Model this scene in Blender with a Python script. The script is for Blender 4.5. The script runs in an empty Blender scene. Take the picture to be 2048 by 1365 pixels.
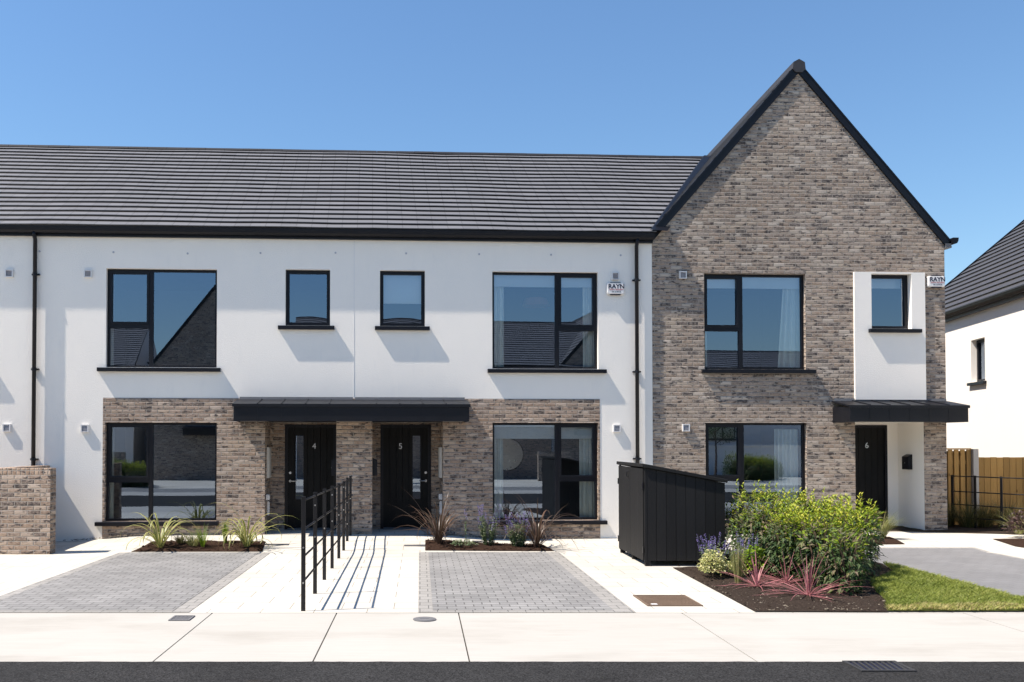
import bpy, bmesh, math, random
from mathutils import Vector, Matrix, noise
random.seed(7)
SC = bpy.context.scene
COL = SC.collection
rad = math.radians

# ------------------------------------------------------------------ materials
class N:
    """small node-tree helper"""
    def __init__(s, name):
        s.m = bpy.data.materials.new(name); s.m.use_nodes = True
        s.t = s.m.node_tree; s.t.nodes.clear()
        s.out = s.t.nodes.new('ShaderNodeOutputMaterial')
    def n(s, typ, **kw):
        x = s.t.nodes.new(typ)
        for k, v in kw.items():
            if k.startswith('i_'):
                key = k[2:]
                key = int(key) if key.isdigit() else key.replace('_', ' ')
                x.inputs[key].default_value = v
            else: setattr(x, k, v)
        return x
    def l(s, a, b): s.t.links.new(a, b)
    def uv(s, sx=1, sy=1, rot=0, loc=(0, 0, 0)):
        c = s.n('ShaderNodeTexCoord'); m = s.n('ShaderNodeMapping')
        m.inputs['Scale'].default_value = (sx, sy, 1); m.inputs['Rotation'].default_value = (0, 0, rot)
        m.inputs['Location'].default_value = loc
        s.l(c.outputs['UV'], m.inputs['Vector']); return m.outputs[0]
    def obj(s):
        return s.n('ShaderNodeTexCoord').outputs['Object']
    def noise(s, vec, scale, detail=3, rough=.55):
        x = s.n('ShaderNodeTexNoise'); x.inputs['Scale'].default_value = scale
        x.inputs['Detail'].default_value = detail; x.inputs['Roughness'].default_value = rough
        if vec is not None: s.l(vec, x.inputs['Vector'])
        return x.outputs['Fac']
    def ramp(s, fac, stops, interp='LINEAR'):
        r = s.n('ShaderNodeValToRGB'); r.color_ramp.interpolation = interp
        e = r.color_ramp.elements
        while len(e) < len(stops): e.new(.5)
        for i, (p, c) in enumerate(stops):
            e[i].position = p; e[i].color = (c[0], c[1], c[2], 1) if not isinstance(c, (int, float)) else (c, c, c, 1)
        s.l(fac, r.inputs[0]); return r.outputs[0]
    def mix(s, fac, a, b, mode='MIX'):
        x = s.n('ShaderNodeMix', data_type='RGBA', blend_type=mode)
        for q, v in ((0, fac), (6, a), (7, b)):
            sock = x.inputs[q]
            if isinstance(v, (int, float)):
                sock.default_value = v if q == 0 else (v, v, v, 1)
            elif isinstance(v, tuple): sock.default_value = (*v, 1)
            else: s.l(v, sock)
        return x.outputs[2]
    def math(s, op, a, b=0):
        x = s.n('ShaderNodeMath', operation=op)
        for i, v in enumerate((a, b)):
            if isinstance(v, (int, float)): x.inputs[i].default_value = v
            else: s.l(v, x.inputs[i])
        return x.outputs[0]
    def bump(s, h, strength=.3, dist=.01, prev=None):
        b = s.n('ShaderNodeBump'); b.inputs['Strength'].default_value = strength; b.inputs['Distance'].default_value = dist
        s.l(h, b.inputs['Height'])
        if prev is not None: s.l(prev, b.inputs['Normal'])
        return b.outputs[0]
    def bsdf(s, col, rough=.7, spec=.3, normal=None, metal=0, **kw):
        p = s.n('ShaderNodeBsdfPrincipled')
        for k, v in (('Base Color', col), ('Roughness', rough), ('Specular IOR Level', spec), ('Metallic', metal)):
            if isinstance(v, tuple): p.inputs[k].default_value = (*v, 1)
            elif isinstance(v, (int, float)): p.inputs[k].default_value = v
            else: s.l(v, p.inputs[k])
        if normal is not None: s.l(normal, p.inputs['Normal'])
        s.l(p.outputs[0], s.out.inputs[0]); s.p = p
        return s.m

def brick_nodes(k, vec, w, h, mortar, offset=.5, smooth=.25):
    b = k.n('ShaderNodeTexBrick'); b.offset = offset; b.offset_frequency = 2
    b.inputs['Color1'].default_value = (0, 0, 0, 1); b.inputs['Color2'].default_value = (1, 1, 1, 1)
    b.inputs['Mortar'].default_value = (.5, .5, .5, 1)
    b.inputs['Scale'].default_value = 1; b.inputs['Mortar Size'].default_value = mortar
    b.inputs['Mortar Smooth'].default_value = smooth; b.inputs['Bias'].default_value = 0
    b.inputs['Brick Width'].default_value = w; b.inputs['Row Height'].default_value = h
    k.l(vec, b.inputs['Vector']); return b.outputs['Color'], b.outputs['Fac']

def wobble(k, vec, scale, amt):
    nz = k.n('ShaderNodeTexNoise'); nz.inputs['Scale'].default_value = scale; k.l(vec, nz.inputs['Vector'])
    sub = k.n('ShaderNodeVectorMath', operation='SUBTRACT'); sub.inputs[1].default_value = (.5, .5, .5); k.l(nz.outputs['Color'], sub.inputs[0])
    sc = k.n('ShaderNodeVectorMath', operation='SCALE'); sc.inputs['Scale'].default_value = amt; k.l(sub.outputs[0], sc.inputs[0])
    ad = k.n('ShaderNodeVectorMath', operation='ADD'); k.l(vec, ad.inputs[0]); k.l(sc.outputs[0], ad.inputs[1])
    return ad.outputs[0]

def mk_brick(name, w=.225, h=.0755, soldier=False, tone=1.0, warm=(1., 1.)):
    k = N(name)
    v0 = k.uv()
    v = wobble(k, v0, 9, .012)
    c, f = brick_nodes(k, v, w, h, .0065 if not soldier else .006, .5 if not soldier else 0)
    t = tone
    wr, wb = warm
    def bc(r, g, b): return (r*t*wr, g*t, b*t*wb)
    base = k.ramp(c, [(0, bc(.065, .058, .057)), (.075, bc(.11, .093, .087)), (.14, bc(.23, .178, .14)), (.28, bc(.31, .232, .172)),
                      (.42, bc(.26, .217, .183)), (.55, bc(.345, .265, .205)), (.68, bc(.295, .25, .215)), (.82, bc(.40, .325, .25)), (.93, bc(.43, .372, .315)), (1, bc(.50, .44, .375))])
    streak = k.noise(k.uv(16, 40), 1, 4, .7)
    base = k.mix(k.ramp(streak, [(.42, 0.), (.66, .7)]), base, bc(.48, .41, .345))
    base = k.mix(k.ramp(streak, [(.26, .6), (.42, 0.)]), base, (.14*t, .112*t, .098*t))
    blot = k.noise(k.uv(7, 15, loc=(3, 1, 0)), 1, 3, .55)
    base = k.mix(k.ramp(blot, [(.54, 0.), (.63, .94)]), base, (.07*t, .06*t, .058*t))
    large = k.noise(v0, .5, 2)
    base = k.mix(1., base, k.ramp(large, [(.3, .86), (.7, 1.1)]), 'MULTIPLY')
    mort = k.mix(k.noise(v0, 30), (.22*t, .195*t, .17*t), (.44*t, .40*t, .355*t))
    col = k.mix(f, base, mort)
    _, fb = brick_nodes(k, v, w, h, .017, .5 if not soldier else 0, 1.)
    rough = k.noise(k.uv(20, 30, loc=(7, 2, 0)), 1, 4, .6)
    nb = k.bump(k.math('SUBTRACT', k.math('MULTIPLY', rough, .45), k.math('MULTIPLY', fb, 1.)), 1., .012)
    return k.bsdf(col, .92, .15, nb)

def mk_render():
    k = N('white_render'); v = k.uv()
    st = k.noise(k.uv(.9, .35), 1, 4, .6)
    col = k.mix(k.ramp(st, [(.3, 0.), (.75, 1.)]), (.91, .866, .795), (.87, .832, .77))
    st2 = k.noise(k.uv(5, 1.2), 1, 3)
    col = k.mix(k.ramp(st2, [(.62, 0.), (.85, .22)]), col, (.66, .655, .65))
    nb = k.bump(k.noise(v, 48, 4, .7), .5, .014)
    nb = k.bump(k.noise(v, 17, 3, .6), .14, .012, nb)
    nb = k.bump(k.noise(v, 3, 3, .6), .07, .03, nb)
    return k.bsdf(col, .9, .15, nb)

def plain(name, col, rough=.5, spec=.4, var=.15, bump=0, bs=60, metal=0):
    k = N(name); v = k.obj()
    nz = k.noise(v, 3.3, 4)
    c = k.mix(nz, tuple(x*(1-var) for x in col), tuple(min(1, x*(1+var)) for x in col))
    nb = k.bump(k.noise(v, bs, 3), bump, .006) if bump else None
    r = k.math('ADD', k.math('MULTIPLY', k.noise(v, 7, 3), .2), rough-.1)
    return k.bsdf(c, r, spec, nb, metal)

def mk_roof():
    k = N('roof_tile_grey')
    c, f = brick_nodes(k, k.uv(), .3, 1.0, .006)
    col = k.ramp(c, [(0, (.134, .138, .15)), (.5, (.144, .148, .161)), (1, (.156, .16, .173))])
    nz = k.noise(k.uv(), 2.2, 4); col = k.mix(1., col, k.ramp(nz, [(.3, .95), (.7, 1.04)]), 'MULTIPLY')
    col = k.mix(k.math('MULTIPLY', f, .7), col, (.045, .045, .048))
    return k.bsdf(col, .7, .25, k.bump(k.noise(k.uv(), 60, 3), .12, .004))

def mk_slab(name, w, h, c0, c1, mort, msize=.006, fine=120, rough=.85, off=.5, spread=.5):
    k = N(name); v = k.uv()
    c, f = brick_nodes(k, wobble(k, v, 3, .006), w, h, msize, off)
    fac = k.mix(spread, c, k.noise(v, 1.1, 4, .6))
    col = k.mix(fac, c0, c1)
    gr = k.noise(v, fine, 3, .7)
    col = k.mix(1., col, k.ramp(gr, [(.25, .84), (.75, 1.14)]), 'MULTIPLY')
    pat = k.noise(v, .55, 5, .65); col = k.mix(1., col, k.ramp(pat, [(.3, .88), (.7, 1.08)]), 'MULTIPLY')
    col = k.mix(f, col, mort)
    nb = k.bump(k.math('SUBTRACT', k.math('MULTIPLY', gr, .2), f), .6, .006)
    return k.bsdf(col, rough, .25, nb)

def mk_concrete():
    k = N('brushed_concrete'); v = k.uv()
    col = k.mix(k.noise(v, .8, 6, .65), (.385, .372, .338), (.445, .43, .395))
    br = k.noise(k.uv(1.2, 55), 1, 4, .6); col = k.mix(1., col, k.ramp(br, [(.3, .93), (.7, 1.06)]), 'MULTIPLY')
    fl = k.noise(v, 17, 5, .75); col = k.mix(k.ramp(fl, [(.66, 0.), (.76, .8)]), col, (.23, .22, .205))
    st = k.noise(k.uv(.3, .8), 1.3, 5, .65); col = k.mix(k.ramp(st, [(.5, 0.), (.78, .6)]), col, (.27, .25, .215))
    return k.bsdf(col, .88, .2, k.bump(br, .25, .003))

def mk_asphalt():
    k = N('asphalt'); v = k.uv()
    vo = k.n('ShaderNodeTexVoronoi'); vo.inputs['Scale'].default_value = 75; k.l(v, vo.inputs['Vector'])
    col = k.mix(vo.outputs['Color'], (.008, .008, .008), (.046, .046, .0465))
    big = k.noise(v, .9, 5, .6); col = k.mix(1., col, k.ramp(big, [(.3, .8), (.7, 1.2)]), 'MULTIPLY')
    dirt = k.noise(k.uv(.7, 3, loc=(1.3, 0, 0)), 1, 4, .7); col = k.mix(k.ramp(dirt, [(.64, 0.), (.8, .45)]), col, (.05, .035, .018))
    return k.bsdf(col, .92, .15, k.bump(vo.outputs['Distance'], .7, .006))

def mk_soil(name, a, b, c):
    k = N(name); v = k.uv()
    nz = k.noise(v, 30, 5, .75); col = k.mix(k.ramp(nz, [(.3, 0.), (.7, 1.)]), a, b)
    sp = k.noise(v, 75, 2, .5); col = k.mix(k.ramp(sp, [(.64, 0.), (.72, .8)]), col, c)
    return k.bsdf(col, .95, .12, k.bump(nz, .9, .03))

def mk_wood(name, c0, c1, bw=.12, vert=True):
    k = N(name)
    ri = k.n('ShaderNodeNewGeometry').outputs['Random Per Island']
    g = k.noise(k.uv(38, 2.2), 1, 5, .65)
    col = k.mix(g, c0, c1)
    col = k.mix(1., col, k.ramp(ri, [(0, .75), (1, 1.2)]), 'MULTIPLY')
    kn = k.n('ShaderNodeTexVoronoi'); kn.inputs['Scale'].default_value = 1; k.l(k.uv(5, 2.6), kn.inputs['Vector'])
    col = k.mix(k.ramp(kn.outputs['Distance'], [(.05, .85), (.13, 0.)]), col, tuple(x*.28 for x in c0))
    return k.bsdf(col, .75, .25, k.bump(g, .3, .004))

def mk_boards(name, col):
    """stained timber boards with grain; boards themselves are geometry"""
    k = N(name)
    ri = k.n('ShaderNodeNewGeometry').outputs['Random Per Island']
    g = k.noise(k.uv(46, 1.6), 1, 5, .7)
    c = k.mix(g, tuple(x*.72 for x in col), tuple(x*1.35 for x in col))
    c = k.mix(1., c, k.ramp(ri, [(0, .85), (1, 1.15)]), 'MULTIPLY')
    return k.bsdf(c, .68, .25, k.bump(g, .35, .004))

def mk_glass():
    k = N('window_glass')
    gl = k.n('ShaderNodeBsdfGlossy'); gl.inputs['Roughness'].default_value = 0; gl.inputs['Color'].default_value = (.66, .80, 1, 1)
    tr = k.n('ShaderNodeBsdfTransparent'); tr.inputs['Color'].default_value = (.93, .97, .96, 1)
    fr = k.n('ShaderNodeFresnel'); fr.inputs['IOR'].default_value = 1.5
    fac = k.math('MINIMUM', k.math('ADD', k.math('MULTIPLY', fr.outputs[0], 2.2), .175), 1)
    mx = k.n('ShaderNodeMixShader'); k.l(fac, mx.inputs[0]); k.l(tr.outputs[0], mx.inputs[1]); k.l(gl.outputs[0], mx.inputs[2])
    k.l(mx.outputs[0], k.out.inputs[0]); return k.m

def mk_leaf(name, stops, rough=.45, trans=.3, spec=.4, stripes=None):
    """UV.x picks the colour (0..1), random per island varies it; stripes: blade cross-section colours"""
    k = N(name)
    c = k.n('ShaderNodeTexCoord'); s = k.n('ShaderNodeSeparateXYZ'); k.l(c.outputs['UV'], s.inputs[0])
    ri = k.n('ShaderNodeNewGeometry').outputs['Random Per Island']
    if stripes:
        col = k.ramp(s.outputs[0], stripes)
        tone = k.ramp(ri, stops); col = k.mix(.999, col, tone, 'MULTIPLY')
    else:
        f = k.math('ADD', s.outputs[0], k.math('MULTIPLY', k.math('SUBTRACT', ri, .5), .3))
        col = k.ramp(f, stops)
    p = k.n('ShaderNodeBsdfPrincipled'); k.l(col, p.inputs['Base Color']); p.inputs['Roughness'].default_value = rough; p.inputs['Specular IOR Level'].default_value = spec
    t = k.n('ShaderNodeBsdfTranslucent'); k.l(col, t.inputs['Color'])
    mx = k.n('ShaderNodeMixShader'); mx.inputs[0].default_value = trans; k.l(p.outputs[0], mx.inputs[1]); k.l(t.outputs[0], mx.inputs[2])
    k.l(mx.outputs[0], k.out.inputs[0]); return k.m

M = {}
M['brick'] = mk_brick('mixed_stock_brick', tone=1.0, warm=(1.02, .985))
M['brick_warm'] = mk_brick('mixed_brown_brick', tone=1.0, warm=(1.09, .94))
M['coping'] = mk_brick('brick_on_edge', .078, .24, True, 1.0, (1.14, .90))
M['render'] = mk_render()
M['black'] = plain('black_aluminium', (.0045, .005, .0085), .42, .3, .25)
M['pvc'] = plain('black_rainwater_goods', (.006, .0065, .010), .4, .3, .25)
M['door'] = plain('black_door_paint', (.0045, .0045, .0045), .55, .22, .2)
M['zinc'] = plain('dark_sheet_metal', (.0055, .0063, .0095), .45, .3, .35, .1, 6)
M['lead'] = plain('grey_flashing', (.10, .105, .115), .5, .4, .3)
M['steel'] = plain('brushed_steel', (.55, .55, .55), .3, .5, .1, metal=1)
M['rail'] = plain('black_railing_paint', (.009, .0085, .0095), .42, .4, .3)
M['plastic'] = plain('white_plastic', (.72, .71, .70), .4, .45, .06)
M['grey_plastic'] = plain('vent_louvre_grey', (.46, .46, .50), .5, .3, .1)
M['meter'] = plain('meter_box_cream', (.58, .55, .50), .5, .3, .08)
M['roof'] = mk_roof()
M['slate'] = plain('dark_slate_tile', (.062, .062, .066), .6, .3, .1, .1)
M['cap'] = plain('ridge_tile_grey', (.045, .045, .05), .6, .3, .2, .1)
M['slab'] = mk_slab('cream_paving_slab', .6, .4, (.50, .475, .415), (.57, .55, .495), (.24, .215, .18), .005)
M['setts'] = mk_slab('grey_block_paving', .21, .14, (.17, .17, .167), (.30, .297, .29), (.095, .093, .09), .007, 60, spread=.6)
M['setts_fine'] = mk_slab('fine_grey_paving', .24, .16, (.165, .166, .17), (.225, .225, .228), (.13, .13, .13), .005, 60, spread=.7)
M['setts_light'] = mk_slab('pale_block_border', .2, .2, (.27, .262, .245), (.33, .32, .30), (.1, .1, .095), .005, 60)
M['concrete'] = mk_concrete()
M['asphalt'] = mk_asphalt()
M['dark_ground'] = plain('joint_fill', (.075, .06, .04), .95, .1, .3)
M['soil'] = mk_soil('garden_soil', (.020, .014, .011), (.058, .042, .032), (.16, .13, .10))
M['mulch'] = mk_soil('bark_mulch', (.018, .010, .007), (.062, .034, .022), (.11, .075, .05))
M['turf'] = mk_soil('turf_base', (.07, .09, .02), (.13, .15, .04), (.2, .18, .08))
M['fence'] = mk_wood('new_pine_board', (.30, .17, .052), (.46, .285, .10))
M['boards'] = mk_boards('black_stained_timber', (.0125, .0125, .013))
M['post_concrete'] = plain('concrete_post', (.45, .44, .42), .85, .2, .1, .3)
M['glass'] = mk_glass()
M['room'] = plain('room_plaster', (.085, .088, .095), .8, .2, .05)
M['blind'] = plain('roller_blind_fabric', (.86, .87, .84), .8, .2, .03)
M['curtain'] = plain('curtain_fabric', (.84, .86, .80), .85, .15, .05)
M['ink'] = plain('navy_lettering', (.012, .014, .035), .5, .3, .05)
M['ink_red'] = plain('red_lettering', (.45, .10, .09), .5, .3, .05)
M['rust'] = plain('rusted_cover_plate', (.155, .108, .075), .75, .3, .35, .4, 90)
M['iron'] = plain('cast_iron_grey', (.15, .15, .155), .7, .3, .3, .4, 90)
M['iron_dark'] = plain('gully_iron', (.035, .035, .036), .6, .4, .3, .3, 60)
M['stone'] = plain('small_stones', (.17, .145, .11), .85, .2, .35, .2)
M['twig'] = plain('bare_stem', (.09, .065, .045), .85, .2, .3)
M['lamp'] = plain('lamp_shade_red', (.5, .24, .2), .7, .3, .05)
M['hedge'] = mk_leaf('laurel_leaf', [(0, (.014, .034, .009)), (.3, (.045, .085, .022)), (.48, (.11, .15, .065)), (.58, (.20, .15, .10)), (.68, (.10, .17, .02)), (.85, (.26, .34, .02)), (1, (.47, .46, .06))], .52, .3, .22)
M['flax_green'] = mk_leaf('variegated_blade', [(0, (.75, .78, .7)), (1, (1.05, 1.05, 1.))], .4, .25, .4,
    [(0, (.56, .49, .20)), (.2, (.56, .49, .20)), (.3, (.14, .20, .04)), (.5, (.10, .16, .035)), (.7, (.15, .21, .045)), (.8, (.54, .47, .21)), (1, (.56, .49, .20))])
M['flax_bronze'] = mk_leaf('bronze_blade', [(0, (.55, .5, .5)), (.7, (1., .95, .95)), (1, (1.45, 1.2, 1.1))], .35, .2, .5,
    [(0, (.16, .10, .08)), (.25, (.085, .06, .045)), (.5, (.09, .08, .045)), (.75, (.085, .06, .045)), (1, (.16, .10, .08))])
M['cordyline'] = mk_leaf('pink_blade', [(0, (.55, .5, .5)), (1, (1.25, 1.1, 1.1))], .38, .25, .4,
    [(0, (.68, .40, .40)), (.25, (.54, .22, .24)), (.5, (.14, .045, .055)), (.75, (.52, .21, .23)), (1, (.68, .40, .40))])
M['grass'] = mk_leaf('lawn_blade', [(0, (.13, .17, .03)), (.45, (.23, .28, .05)), (.75, (.33, .35, .085)), (1, (.48, .40, .18))], .5, .35, .25)
M['feather'] = mk_leaf('feather_grass_blade', [(0, (.14, .17, .05)), (.5, (.26, .28, .09)), (1, (.48, .43, .22))], .5, .35, .25)
M['drygrass'] = mk_leaf('dark_grass_blade', [(0, (.05, .06, .02)), (.6, (.12, .125, .045)), (1, (.25, .20, .09))], .5, .35, .25)
M['herb'] = mk_leaf('catmint_leaf', [(0, (.09, .14, .06)), (.5, (.22, .29, .14)), (1, (.46, .50, .32))], .55, .3, .25)
M['purple'] = mk_leaf('purple_floret', [(0, (.20, .15, .46)), (.6, (.34, .28, .64)), (1, (.52, .44, .78))], .6, .3, .2)
M['cream'] = mk_leaf('cream_variegated_leaf', [(0, (.14, .2, .05)), (.4, (.32, .36, .12)), (.7, (.62, .60, .28)), (1, (.74, .70, .42))], .45, .3, .3)
M['lime'] = mk_leaf('lime_leaf', [(0, (.08, .15, .012)), (.5, (.20, .32, .02)), (1, (.36, .46, .04))], .4, .3, .35)
M['plum'] = mk_leaf('plum_leaf', [(0, (.02, .012, .012)), (.5, (.06, .032, .032)), (1, (.16, .085, .075))], .4, .2, .4)

# ------------------------------------------------------------------ mesh helpers
class MB:
    def __init__(s): s.v = []; s.f = []; s.u = []; s.mi = []
    def face(s, pts, uv=None, mi=0):
        pts = [Vector(p) for p in pts]
        if uv is None:
            n = Vector((0, 0, 0))
            for i in range(len(pts)):
                a, b = pts[i], pts[(i+1) % len(pts)]
                n += a.cross(b)
            if n.length < 1e-12: n = Vector((0, 0, 1))
            n.normalize()
            if abs(n.z) > .8: uv = [(p.x, p.y) for p in pts]
            else:
                tg = Vector((-n.y, n.x, 0)).normalized()
                if abs(tg.x) > abs(tg.y):
                    if tg.x < 0: tg = -tg
                elif tg.y < 0: tg = -tg
                uv = [(p.dot(tg), p.z) for p in pts]
        i0 = len(s.v); s.v += pts; s.f.append(list(range(i0, i0+len(pts)))); s.u.append(uv); s.mi.append(mi)
    def quad(s, a, b, c, d, uv=None, mi=0): s.face((a, b, c, d), uv, mi)
    def box(s, x0, x1, y0, y1, z0, z1, mi=0, skip=''):
        P = lambda x, y, z: (x, y, z)
        if 'f' not in skip: s.quad(P(x0, y0, z0), P(x1, y0, z0), P(x1, y0, z1), P(x0, y0, z1), None, mi)
        if 'b' not in skip: s.quad(P(x1, y1, z0), P(x0, y1, z0), P(x0, y1, z1), P(x1, y1, z1), None, mi)
        if 'l' not in skip: s.quad(P(x0, y1, z0), P(x0, y0, z0), P(x0, y0, z1), P(x0, y1, z1), None, mi)
        if 'r' not in skip: s.quad(P(x1, y0, z0), P(x1, y1, z0), P(x1, y1, z1), P(x1, y0, z1), None, mi)
        if 't' not in skip: s.quad(P(x0, y0, z1), P(x1, y0, z1), P(x1, y1, z1), P(x0, y1, z1), None, mi)
        if 'd' not in skip: s.quad(P(x0, y1, z0), P(x1, y1, z0), P(x1, y0, z0), P(x0, y0, z0), None, mi)
    def beam(s, a, b, w, h, up=(0, 0, 1), mi=0):
        a, b = Vector(a), Vector(b); d = (b-a).normalized(); up = Vector(up)
        sd = d.cross(up).normalized(); u2 = sd.cross(d).normalized()
        c = [sd*w/2*i + u2*h/2*j for i, j in ((-1, -1), (1, -1), (1, 1), (-1, 1))]
        A = [a+x for x in c]; B = [b+x for x in c]
        for i in range(4):
            j = (i+1) % 4; s.quad(A[i], A[j], B[j], B[i], None, mi)
        s.face(A[::-1], None, mi); s.face(B, None, mi)
    def tube(s, pts, r, n=8, mi=0, caps=True):
        pts = [Vector(p) for p in pts]; rings = []
        for i, p in enumerate(pts):
            d = (pts[min(i+1, len(pts)-1)] - pts[max(i-1, 0)]).normalized()
            a = Vector((0, 0, 1)) if abs(d.z) < .9 else Vector((1, 0, 0))
            x = d.cross(a).normalized(); y = d.cross(x)
            rr = r[i] if isinstance(r, (list, tuple)) else r
            rings.append([p + (x*math.cos(2*math.pi*j/n) + y*math.sin(2*math.pi*j/n))*rr for j in range(n)])
        for i in range(len(rings)-1):
            for j in range(n):
                k = (j+1) % n
                s.quad(rings[i][j], rings[i][k], rings[i+1][k], rings[i+1][j], None, mi)
        if caps: s.face(rings[0][::-1], None, mi); s.face(rings[-1], None, mi)
    def prism(s, prof, a, b, axis=0, mi=0):
        """extrude a 2-D profile along an axis between a and b (profile = the two other axes in order)"""
        def P(p, t):
            q = list(p); q.insert(axis, t); return tuple(q)
        n = len(prof)
        for i in range(n):
            j = (i+1) % n
            s.quad(P(prof[i], a), P(prof[j], a), P(prof[j], b), P(prof[i], b), None, mi)
        s.face([P(p, a) for p in prof][::-1], None, mi); s.face([P(p, b) for p in prof], None, mi)

def finish(name, mb, mats, parent=None, off=(0, 0, 0), smooth=False, weld=True, bevel=0):
    me = bpy.data.meshes.new(name); o3 = Vector(off)
    me.from_pydata([tuple(v-o3) for v in mb.v], [], mb.f)
    ul = me.uv_layers.new(name='UVMap')
    k = 0
    for u in mb.u:
        for c in u: ul.data[k].uv = c; k += 1
    if not isinstance(mats, (list, tuple)): mats = [mats]
    for m in mats: me.materials.append(m)
    if len(mats) > 1: me.polygons.foreach_set('material_index', mb.mi)
    if weld:
        bm = bmesh.new(); bm.from_mesh(me)
        bmesh.ops.remove_doubles(bm, verts=bm.verts, dist=1e-5)
        bmesh.ops.recalc_face_normals(bm, faces=bm.faces) if weld == 'recalc' else None
        bm.to_mesh(me); bm.free()
    if smooth: me.polygons.foreach_set('use_smooth', [True]*len(me.polygons))
    me.update()
    o = bpy.data.objects.new(name, me); COL.objects.link(o)
    if parent is not None: o.parent = parent
    if bevel:
        b = o.modifiers.new('edge', 'BEVEL'); b.width = bevel; b.segments = 2; b.limit_method = 'ANGLE'
    return o

def tag(o, label=None, cat=None, group=None, kind=None):
    if label: o['label'] = label
    if cat: o['category'] = cat
    if group: o['group'] = group
    if kind: o['kind'] = kind
    return o

def empty(name, loc, rz=0):
    o = bpy.data.objects.new(name, None); COL.objects.link(o)
    o.location = loc; o.rotation_euler = (0, 0, rz); o.empty_display_size = .3
    return o

def copy_tree(o, parent=None):
    c = o.copy(); COL.objects.link(c)
    if parent is not None: c.parent = parent
    for ch in list(o.children): copy_tree(ch, c)
    return c

def text_obj(name, body, size, mat, parent, loc, rot, extrude=.002, bold=0, align='CENTER', sx=1):
    cu = bpy.data.curves.new(name, 'FONT'); cu.body = body; cu.size = size; cu.extrude = extrude; cu.offset = bold
    cu.align_x = align; cu.align_y = 'CENTER'; cu.resolution_u = 4
    t = bpy.data.objects.new('tmp', cu); COL.objects.link(t)
    dg = bpy.context.evaluated_depsgraph_get()
    me = bpy.data.meshes.new_from_object(t.evaluated_get(dg))
    bpy.data.objects.remove(t)
    me.materials.clear(); me.materials.append(mat); me.name = name
    o = bpy.data.objects.new(name, me); COL.objects.link(o)
    o.parent = parent; o.location = loc; o.rotation_euler = rot; o.scale = (sx, 1, 1)
    return o

def sstep(a, b, x):
    t = max(0, min(1, (x-a)/(b-a))); return t*t*(3-2*t)

# ------------------------------------------------------------------ ground level of the front yards
def gh(x, y):
    A = sstep(-6.9, -5.2, x)*(1-sstep(-.3, 1.9, x)) + sstep(4, 8, x)
    return .11*sstep(15.6, 17.3, y)*min(1, A)

def patch(name, poly, off, mat, step=.45, lift=None, label=None, kind='structure', hfun=None, skirt=0):
    bm = bmesh.new()
    f = bm.faces.new([bm.verts.new((x, y, 0)) for x, y in poly])
    xs = [p[0] for p in poly]; ys = [p[1] for p in poly]
    if step:
        for ax, lo, hi in ((0, min(xs), max(xs)), (1, min(ys), max(ys))):
            n = int((hi-lo)/step)
            for i in range(1, n+1):
                co = [0, 0, 0]; no = [0, 0, 0]; co[ax] = lo+(hi-lo)*i/(n+1); no[ax] = 1
                bmesh.ops.bisect_plane(bm, geom=bm.verts[:]+bm.edges[:]+bm.faces[:], plane_co=co, plane_no=no)
    ul = bm.loops.layers.uv.new('UVMap')
    bm.normal_update()
    if bm.faces[:] and sum(f.normal.z for f in bm.faces) < 0: bmesh.ops.reverse_faces(bm, faces=bm.faces)
    for f in bm.faces:
        f.smooth = True
        for l in f.loops: l[ul].uv = (l.vert.co.x, l.vert.co.y)
    edge = {v for e in bm.edges if e.is_boundary for v in e.verts}
    for v in bm.verts:
        z = (hfun or gh)(v.co.x, v.co.y) + off
        if lift and v not in edge: z += lift(v.co.x, v.co.y)
        v.co.z = z
    me = bpy.data.meshes.new(name); bm.to_mesh(me); bm.free(); me.materials.append(mat)
    o = bpy.data.objects.new(name, me); COL.objects.link(o)
    tag(o, label, None, None, kind)
    return o

def rect(x0, x1, y0, y1): return [(x0, y0), (x1, y0), (x1, y1), (x0, y1)]

o = patch('ground', rect(-400, 400, -400, 400), -.06, M['dark_ground'], 0, hfun=lambda x, y: 0); o['label'] = 'bare ground under the paving'
rd_edge = [(x*.06-7, 7.88+.012*noise.noise(Vector((x*.31, 0, 0)))+.006*noise.noise(Vector((x*1.1, 4, 0)))) for x in range(250)]
patch('road', [(-60, 2.2), (60, 2.2), (60, 7.88)] + rd_edge[::-1] + [(-60, 7.88)], .003, M['asphalt'], 0, hfun=lambda x, y: 0, label='dark asphalt road along the bottom of the view')
# kerbside footpath in concrete bays with open joints
def bays(name, y0, y1, xs, z):
    mb = MB()
    for a, b in zip(xs, xs[1:]):
        g = .007
        mb.box(a+g, b-g, y0, y1, z-.10, z, skip='d')
    o = finish(name, mb, M['concrete']); o['kind'] = 'structure'; return o
o = bays('footpath', 7.80, 10.145, [-40, -30, -20, -14, -9, -5.6, -2.33, -.935, .433, 2.94, 6.1, 9.6, 13, 18, 26, 40], .0)
o['label'] = 'pale brushed concrete footpath in front of the parking bays'
o = bays('footpath', -.2, 2.2, [-40, -30, -20, -14, -9, -5, -1, 3, 7, 11, 16, 26, 40], .0); o['label'] = 'pale concrete footpath on the near side of the road'
patch('paving', rect(-30, 14.3, 10.16, 19.8), 0, M['slab'], .5, label='cream paving slabs of the front paths')
patch('parking_bay', rect(-.02, 2.43, 10.17, 15.80), .004, M['setts_light'], .5, label='pale border of the parking bay before house 5')
patch('parking_bay', rect(.145, 2.2, 10.29, 15.72), .008, M['setts'], .5, label='grey block paved parking bay before house 5')
patch('parking_bay', rect(-5.24, -2.60, 10.17, 15.76), .004, M['setts_light'], .5, label='pale border of the parking bay before house 4')
patch('parking_bay', rect(-5.08, -2.8, 10.29, 15.72), .008, M['setts'], .5, label='grey block paved parking bay before house 4')
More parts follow.
